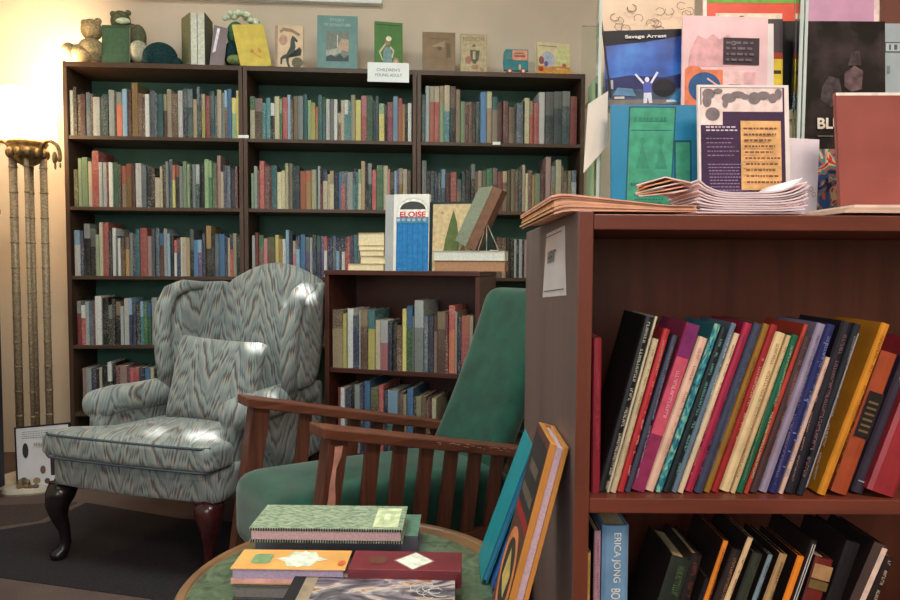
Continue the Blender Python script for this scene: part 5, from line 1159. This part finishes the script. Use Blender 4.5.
standing('plain brown old picture book at the left of the right bookcase top', 422.5, 455.5, 31, .05, .02, (130, 106, 78), [('e', .50, .66, .20, .13, br), ('p', [(.28, .66), (.5, .74), (.68, .78), (.66, .62), (.52, .66), (.36, .62)], (156, 134, 102)), ('p', [(.72, .36), (.86, .38), (.84, .72), (.72, .74)], (96, 80, 60)), ('r', .46, .56, .58, .64, (90, 74, 58)), ('r', .2, .82, .8, .85, (112, 90, 66))])
g, w, h = standing('beige book with dark goblet picture and faint arched title', 460.5, 487.5, 33, .05, .018, (170, 152, 118), [('r', .04, .03, .96, .97, (178, 162, 128)), ('p', [(.36, .60), (.72, .58), (.68, .36), (.56, .24), (.46, .26), (.38, .40)], (92, 86, 66)), ('r', .46, .36, .56, .56, (178, 170, 140)), ('e', .30, .34, .12, .10, (160, 112, 92)), ('e', .54, .16, .14, .06, (160, 120, 96)), ('e', .80, .10, .08, .05, (150, 130, 96)), ('p', [(.42, .68), (.50, .76), (.58, .68)], (110, 96, 72))])
lettering('MISSION', w*.78, h*.11, plain((138, 118, 88), .6), g, (w*.5, -.001, h*.87), name='title_lettering')
# bus-shaped board book
a0, z0 = pl(503.5, 48.5, .04); a1, _ = pl(528.5, 48.5, .04); w = a1-a0; h = z0-T0
g = thing('truck_board_book', 'small teal truck-shaped board book with pink side panel and wheels', 'book', M=MB_ @ Matrix.Translation((a0, .04, T0)) @ Matrix.Rotation(math.radians(-3), 4, 'X'))
P = [(.04, .16), (.0, .5), (.03, .9), (.10, 1), (1, 1), (1, .14)]
MB().prism([(x*w, z*h) for x, z in P], 0, .02, 'y').build('body', plain((46, 126, 134), .5), g, bevel=.001)
for cx in (.26, .80): MB().prism([(w*cx+.016*math.cos(k*PI/8), .0165+.016*math.sin(k*PI/8)) for k in range(16)], -.003, .023, 'y').build('wheel', plain((150, 66, 60), .5), g)
art(g, w, h, [('r', .36, .55, .97, .96, (206, 150, 126)), ('r', .44, .68, .88, .76, (160, 80, 70)), ('r', .44, .80, .80, .86, (170, 96, 80)), ('r', .10, .55, .30, .92, (88, 120, 118)), ('e', .26, .13, .06, .06, (220, 210, 190)), ('e', .80, .13, .06, .06, (220, 210, 190)), ('e', .66, .28, .05, .12, (210, 180, 150))], y=-.0032)
standing('wide cream and yellow picture book with red-brown spine, right end of top', 538, 572, 41, .055, .034, (216, 204, 160), [('r', 0, 0, 1, .22, (214, 160, 70)), ('p', [(0, .22), (.4, .12), (.6, .26), (1, .22), (1, .34), (.5, .3), (0, .3)], (206, 140, 80)), ('e', .32, .50, .2, .24, (176, 182, 200)), ('e', .12, .46, .08, .12, (150, 90, 90)), ('e', .26, .36, .06, .08, (110, 100, 140)), ('e', .10, .20, .08, .07, (180, 60, 60)), ('p', [(.56, .34), (.98, .30), (.98, .88), (.62, .84)], (206, 208, 150)), ('e', .82, .36, .07, .05, (190, 100, 90)), ('r', .04, .88, .6, .90, (150, 120, 130))], yaw=10, spine='right', spinecol=(126, 50, 36), pages=(220, 210, 180))
# sign
a0, z0 = pl(367.5, 62, -.004); a1, z1 = pl(409, 82.5, -.004)
g = thing('paper_sign', 'white paper sign with two printed lines taped to the middle bookcase', 'sign', M=MB_ @ Matrix.Translation((a0, -.0012, z1)))
w = a1-a0; h = z0-z1
MB().box(0, w, -.0006, 0, 0, h).build('sheet', m_white, g)
ink = plain((96, 90, 120), .6)
lettering("CHILDREN'S", w*.56, h*.15, ink, g, (w*.5, -.001, h*.63), name='sign_lettering'); lettering('YOUNG ADULT', w*.66, h*.15, ink, g, (w*.5, -.001, h*.36), name='sign_lettering')
# ================================================================== ON TOP OF THE LOW BOOKCASE
SU = Vector((math.cos(SYAW), -math.sin(SYAW), 0)); SN = Vector((math.sin(SYAW), math.cos(SYAW), 0))
kw = dict(Mf=MS, O=SO, U=SU, Nn=SN, base=SZT+.0004)
def sp(px, py, d): return pl(px, py, d, SO, SU, SN)
def stackbook(label, xl, xr, d, z, t, col, pages, depth=.11, yaw=0, group=None):
    a0, _ = sp(xl, 260, d); a1, _ = sp(xr, 260, d); w = a1-a0
    g = thing('book', label, 'book', M=MS @ Matrix.Translation((a0, d, z)) @ Matrix.Rotation(math.radians(yaw), 4, 'Z'), group=group)
    f = MB(); f.box(0, w, 0, depth, 0, .0015); f.box(0, w, 0, depth, t-.0015, t); f.box(0, w, depth-.0015, depth, .0015, t-.0015); f.build('cover', plain(col, .6), g)
    f = MB(); f.box(.002, w-.002, .003, depth-.002, .0017, t-.0017); f.build('page_block', plain(pages, .9, .06, 200, .1), g)
    return w
z = SZT+.0004; sc_ = 2.78/FPX
for k, (xl, xr, t, lab, yw) in enumerate(((347.5, 383.5, 7, 'lowest', 0), (360, 385, 8, 'second', 3), (359.5, 384, 6, 'third', -2), (358.5, 384, 5, 'fourth', 1), (358, 384, 13, 'topmost and thickest', 0))):
    t_ = t*sc_
    stackbook('cream paged paperback, %s in the stack left of the white and blue book' % lab, xl, xr, .03+.004*k, z, t_-.0004, (196, 176, 138), (222, 206, 168), .11, yw, 'stack of cream paged paperbacks'); z += t_
# white and blue picture book
bl1, bl2 = (34, 116, 176), (26, 92, 150)
it = [('r', .08, 0, .98, .70, bl1)]+[('r', .10+.145*k, 0, .115+.145*k, .62, bl2) for k in range(7)]+[('r', .08, .62, .98, .70, (70, 130, 160))]+[('e', .14+.145*k, .65, .045, .018, (150, 160, 160)) for k in range(6)]
it += [('e', .54, .80, .43, .155, (200, 198, 190)), ('e', .54, .80, .40, .135, (226, 222, 214)), ('e', .54, .80, .36, .105, (60, 62, 60)), ('r', .08, .68, .98, .80, (226, 222, 216)), ('r', .08, .62, .98, .70, (66, 130, 164))]+[('e', .14+.145*k, .665, .05, .02, (160, 168, 166)) for k in range(6)]
g, w, h = standing('white picture book with blue panels, red ELOISE title and worn spine', 393.5, 428, 194, .035, .03, (222, 218, 210), it, spinecol=(206, 204, 200), tilt=3, yaw=6, **kw)
lettering('ELOISE', w*.72, h*.075, plain((206, 56, 44), .5), g, (w*.54, -.0035, h*.735), name='title_lettering', bold=.03)
a0, _ = sp(384.5, 230, .045); a1, _ = sp(393, 230, .045)
f = MB(); f.box(-.036, -.001, .002, .03, 0, h*.997); f.build('worn_spine', printed((206, 206, 204), (140, 140, 145), .5, .5), g)
# dark book and propped open picture book
g, w, h = standing('beige open book page with a pointed green leaf, in dark cover', 427.5, 470, 201.5, .07, .012, (30, 46, 50), [('r', .12, .0, 1, .965, (196, 172, 130)), ('p', [(.34, .18), (.42, .46), (.52, .72), (.60, .88), (.68, .70), (.74, .44), (.72, .22), (.56, .14)], (84, 96, 50)), ('p', [(.74, .30), (.84, .38), (.90, .26), (.84, .18)], (130, 116, 76)), ('e', .20, .25, .025, .015, (150, 120, 80)), ('e', .34, .84, .03, .02, (180, 130, 90))], tilt=4, yaw=4, **kw)
# flat pair
for k, (xl, xr, t, c, pg, lab, z0_) in enumerate(((434, 513.5, 10.5, (124, 90, 70), (170, 130, 100), 'brown flat book, lower of the pair under the propped books', 0), (433, 511, 9.5, (196, 196, 184), (206, 206, 196), 'pale grey flat book, upper of the pair under the propped books', 10.6))):
    stackbook(lab, xl, xr if xr < 505 else 505, .005, SZT+.0004+z0_*sc_, t*sc_, c, pg, .058, 0)
zf = SZT+.0006+20.2*sc_
# leaning book: pale greenish cover, brown fore-edge
a0, _ = sp(457, 248, .02); a1, _ = sp(474, 248, .02)
_, zt = sp(484, 188, .02); h = zt-zf
lean = math.radians(25)
Mx = MS @ Matrix.Translation((a1+.004, .012, zf)) @ Matrix.Rotation(lean, 4, 'Y')
g = thing('book', 'thick brown-edged book leaning back, pale green decorated cover facing left', 'book', M=Mx)
t = .040; H_ = h/math.cos(lean)-.012
f = MB(); f.hexa([(-t, 0, 0), (-t+.002, 0, 0), (-t+.002, .10, 0), (-t-.0, .10, 0)], [(-t, 0, H_), (-t+.002, 0, H_), (-t+.002, .10, H_), (-t, .10, H_)]); f.box(-.002, 0, 0, .10, 0, H_); f.box(-t+.002, -.002, 0, .002, 0, H_)
f.build('cover', plain((118, 84, 64), .6), g)
f = MB(); f.box(-t+.0022, -.0022, .0022, .098, .001, H_-.003); f.build('page_block', plain((150, 112, 88), .9), g)
# opened front board standing out to the left
f = MB(); f.hexa([(-t-.001, 0, 0), (-t, -.002, 0), (-t-.062, .05, 0), (-t-.063, .047, 0)], [(-t-.001, 0, H_), (-t, -.002, H_), (-t-.062, .05, H_-.03), (-t-.063, .047, H_-.03)])
f.build('front_board', printed((176, 186, 160), (70, 100, 80), .5, .5), g)
# wire easel with a blue book
a0, _ = sp(478, 250, .012); a1, _ = sp(497, 250, .012)
_, zt = sp(484, 222, .012)
g = thing('wire_easel', 'thin pale wire easel right of the leaning brown-edged book', 'easel', M=MS @ Matrix.Translation((a0, .0, zf)))
f = MB(); w = a1-a0
for (p, q) in (((.0, .012, .001), (.03, .03, .11)), ((.035, .012, .001), (.03, .03, .11)), ((w, .045, .001), (.03, .03, .11)), ((w-.028, .012, .0015), (w, .045, .0015))): f.tube([p, q], .0018, 6)
f.build('wires', plain((176, 180, 170), .4), g, smooth=True)
# ================================================================== LIGHT
def area(nm, loc, rot, sx_, sy_, e, c, spread=None):
    l = bpy.data.lights.new(nm, 'AREA'); l.shape = 'RECTANGLE'; l.size = sx_; l.size_y = sy_; l.energy = e; l.color = c
    o = bpy.data.objects.new(nm, l); COL.objects.link(o); o.location = loc; o.rotation_euler = rot; 
    if spread: l.spread = spread
    return o
area('overhead_light', (-.6, 1.6, 3.25), (0, 0, 0), 1.6, .6, 66, (.86, 1, .95))
area('overhead_light', (.75, -.75, 3.0), (math.radians(30), 0, 0), 1.0, .5, 52, (1, .82, .70))  # warm area light added out of view to brighten the near book spines
# daylight through the window behind the camera
area('window_daylight', (-.9, -2.3, 1.8), (math.radians(84), 0, math.radians(2)), 1.6, 1.3, 46, (.82, .93, 1))
pt_ = bpy.data.lights.new('lamp_bulb_light', 'POINT'); pt_.energy = 34; pt_.color = (1, .72, .40); pt_.shadow_soft_size = .06
o = bpy.data.objects.new('lamp_bulb_light', pt_); COL.objects.link(o); o.location = (LX-.02, LY+.30, 2.12)
wd = bpy.data.worlds.new('World'); SC.world = wd; wd.use_nodes = True
bg = wd.node_tree.nodes['Background']; bg.inputs[0].default_value = (.75, .85, 1, 1); bg.inputs[1].default_value = .6
sl = bpy.data.lights.new('sun', 'SUN'); sl.energy = 22; sl.angle = .009; sl.color = (1, .97, .92)
o = bpy.data.objects.new('sun', sl); COL.objects.link(o); o.rotation_euler = SUND.to_track_quat('-Z', 'Y').to_euler(); o.location = (1.5, -6, 4)
SC.view_settings.view_transform = 'Standard'; SC.view_settings.look = 'None'; SC.view_settings.gamma = 1; SC.view_settings.exposure = .0
for o in list(bpy.data.objects):
    for k in ('_a', '_d'):
        if k in o: del o[k]
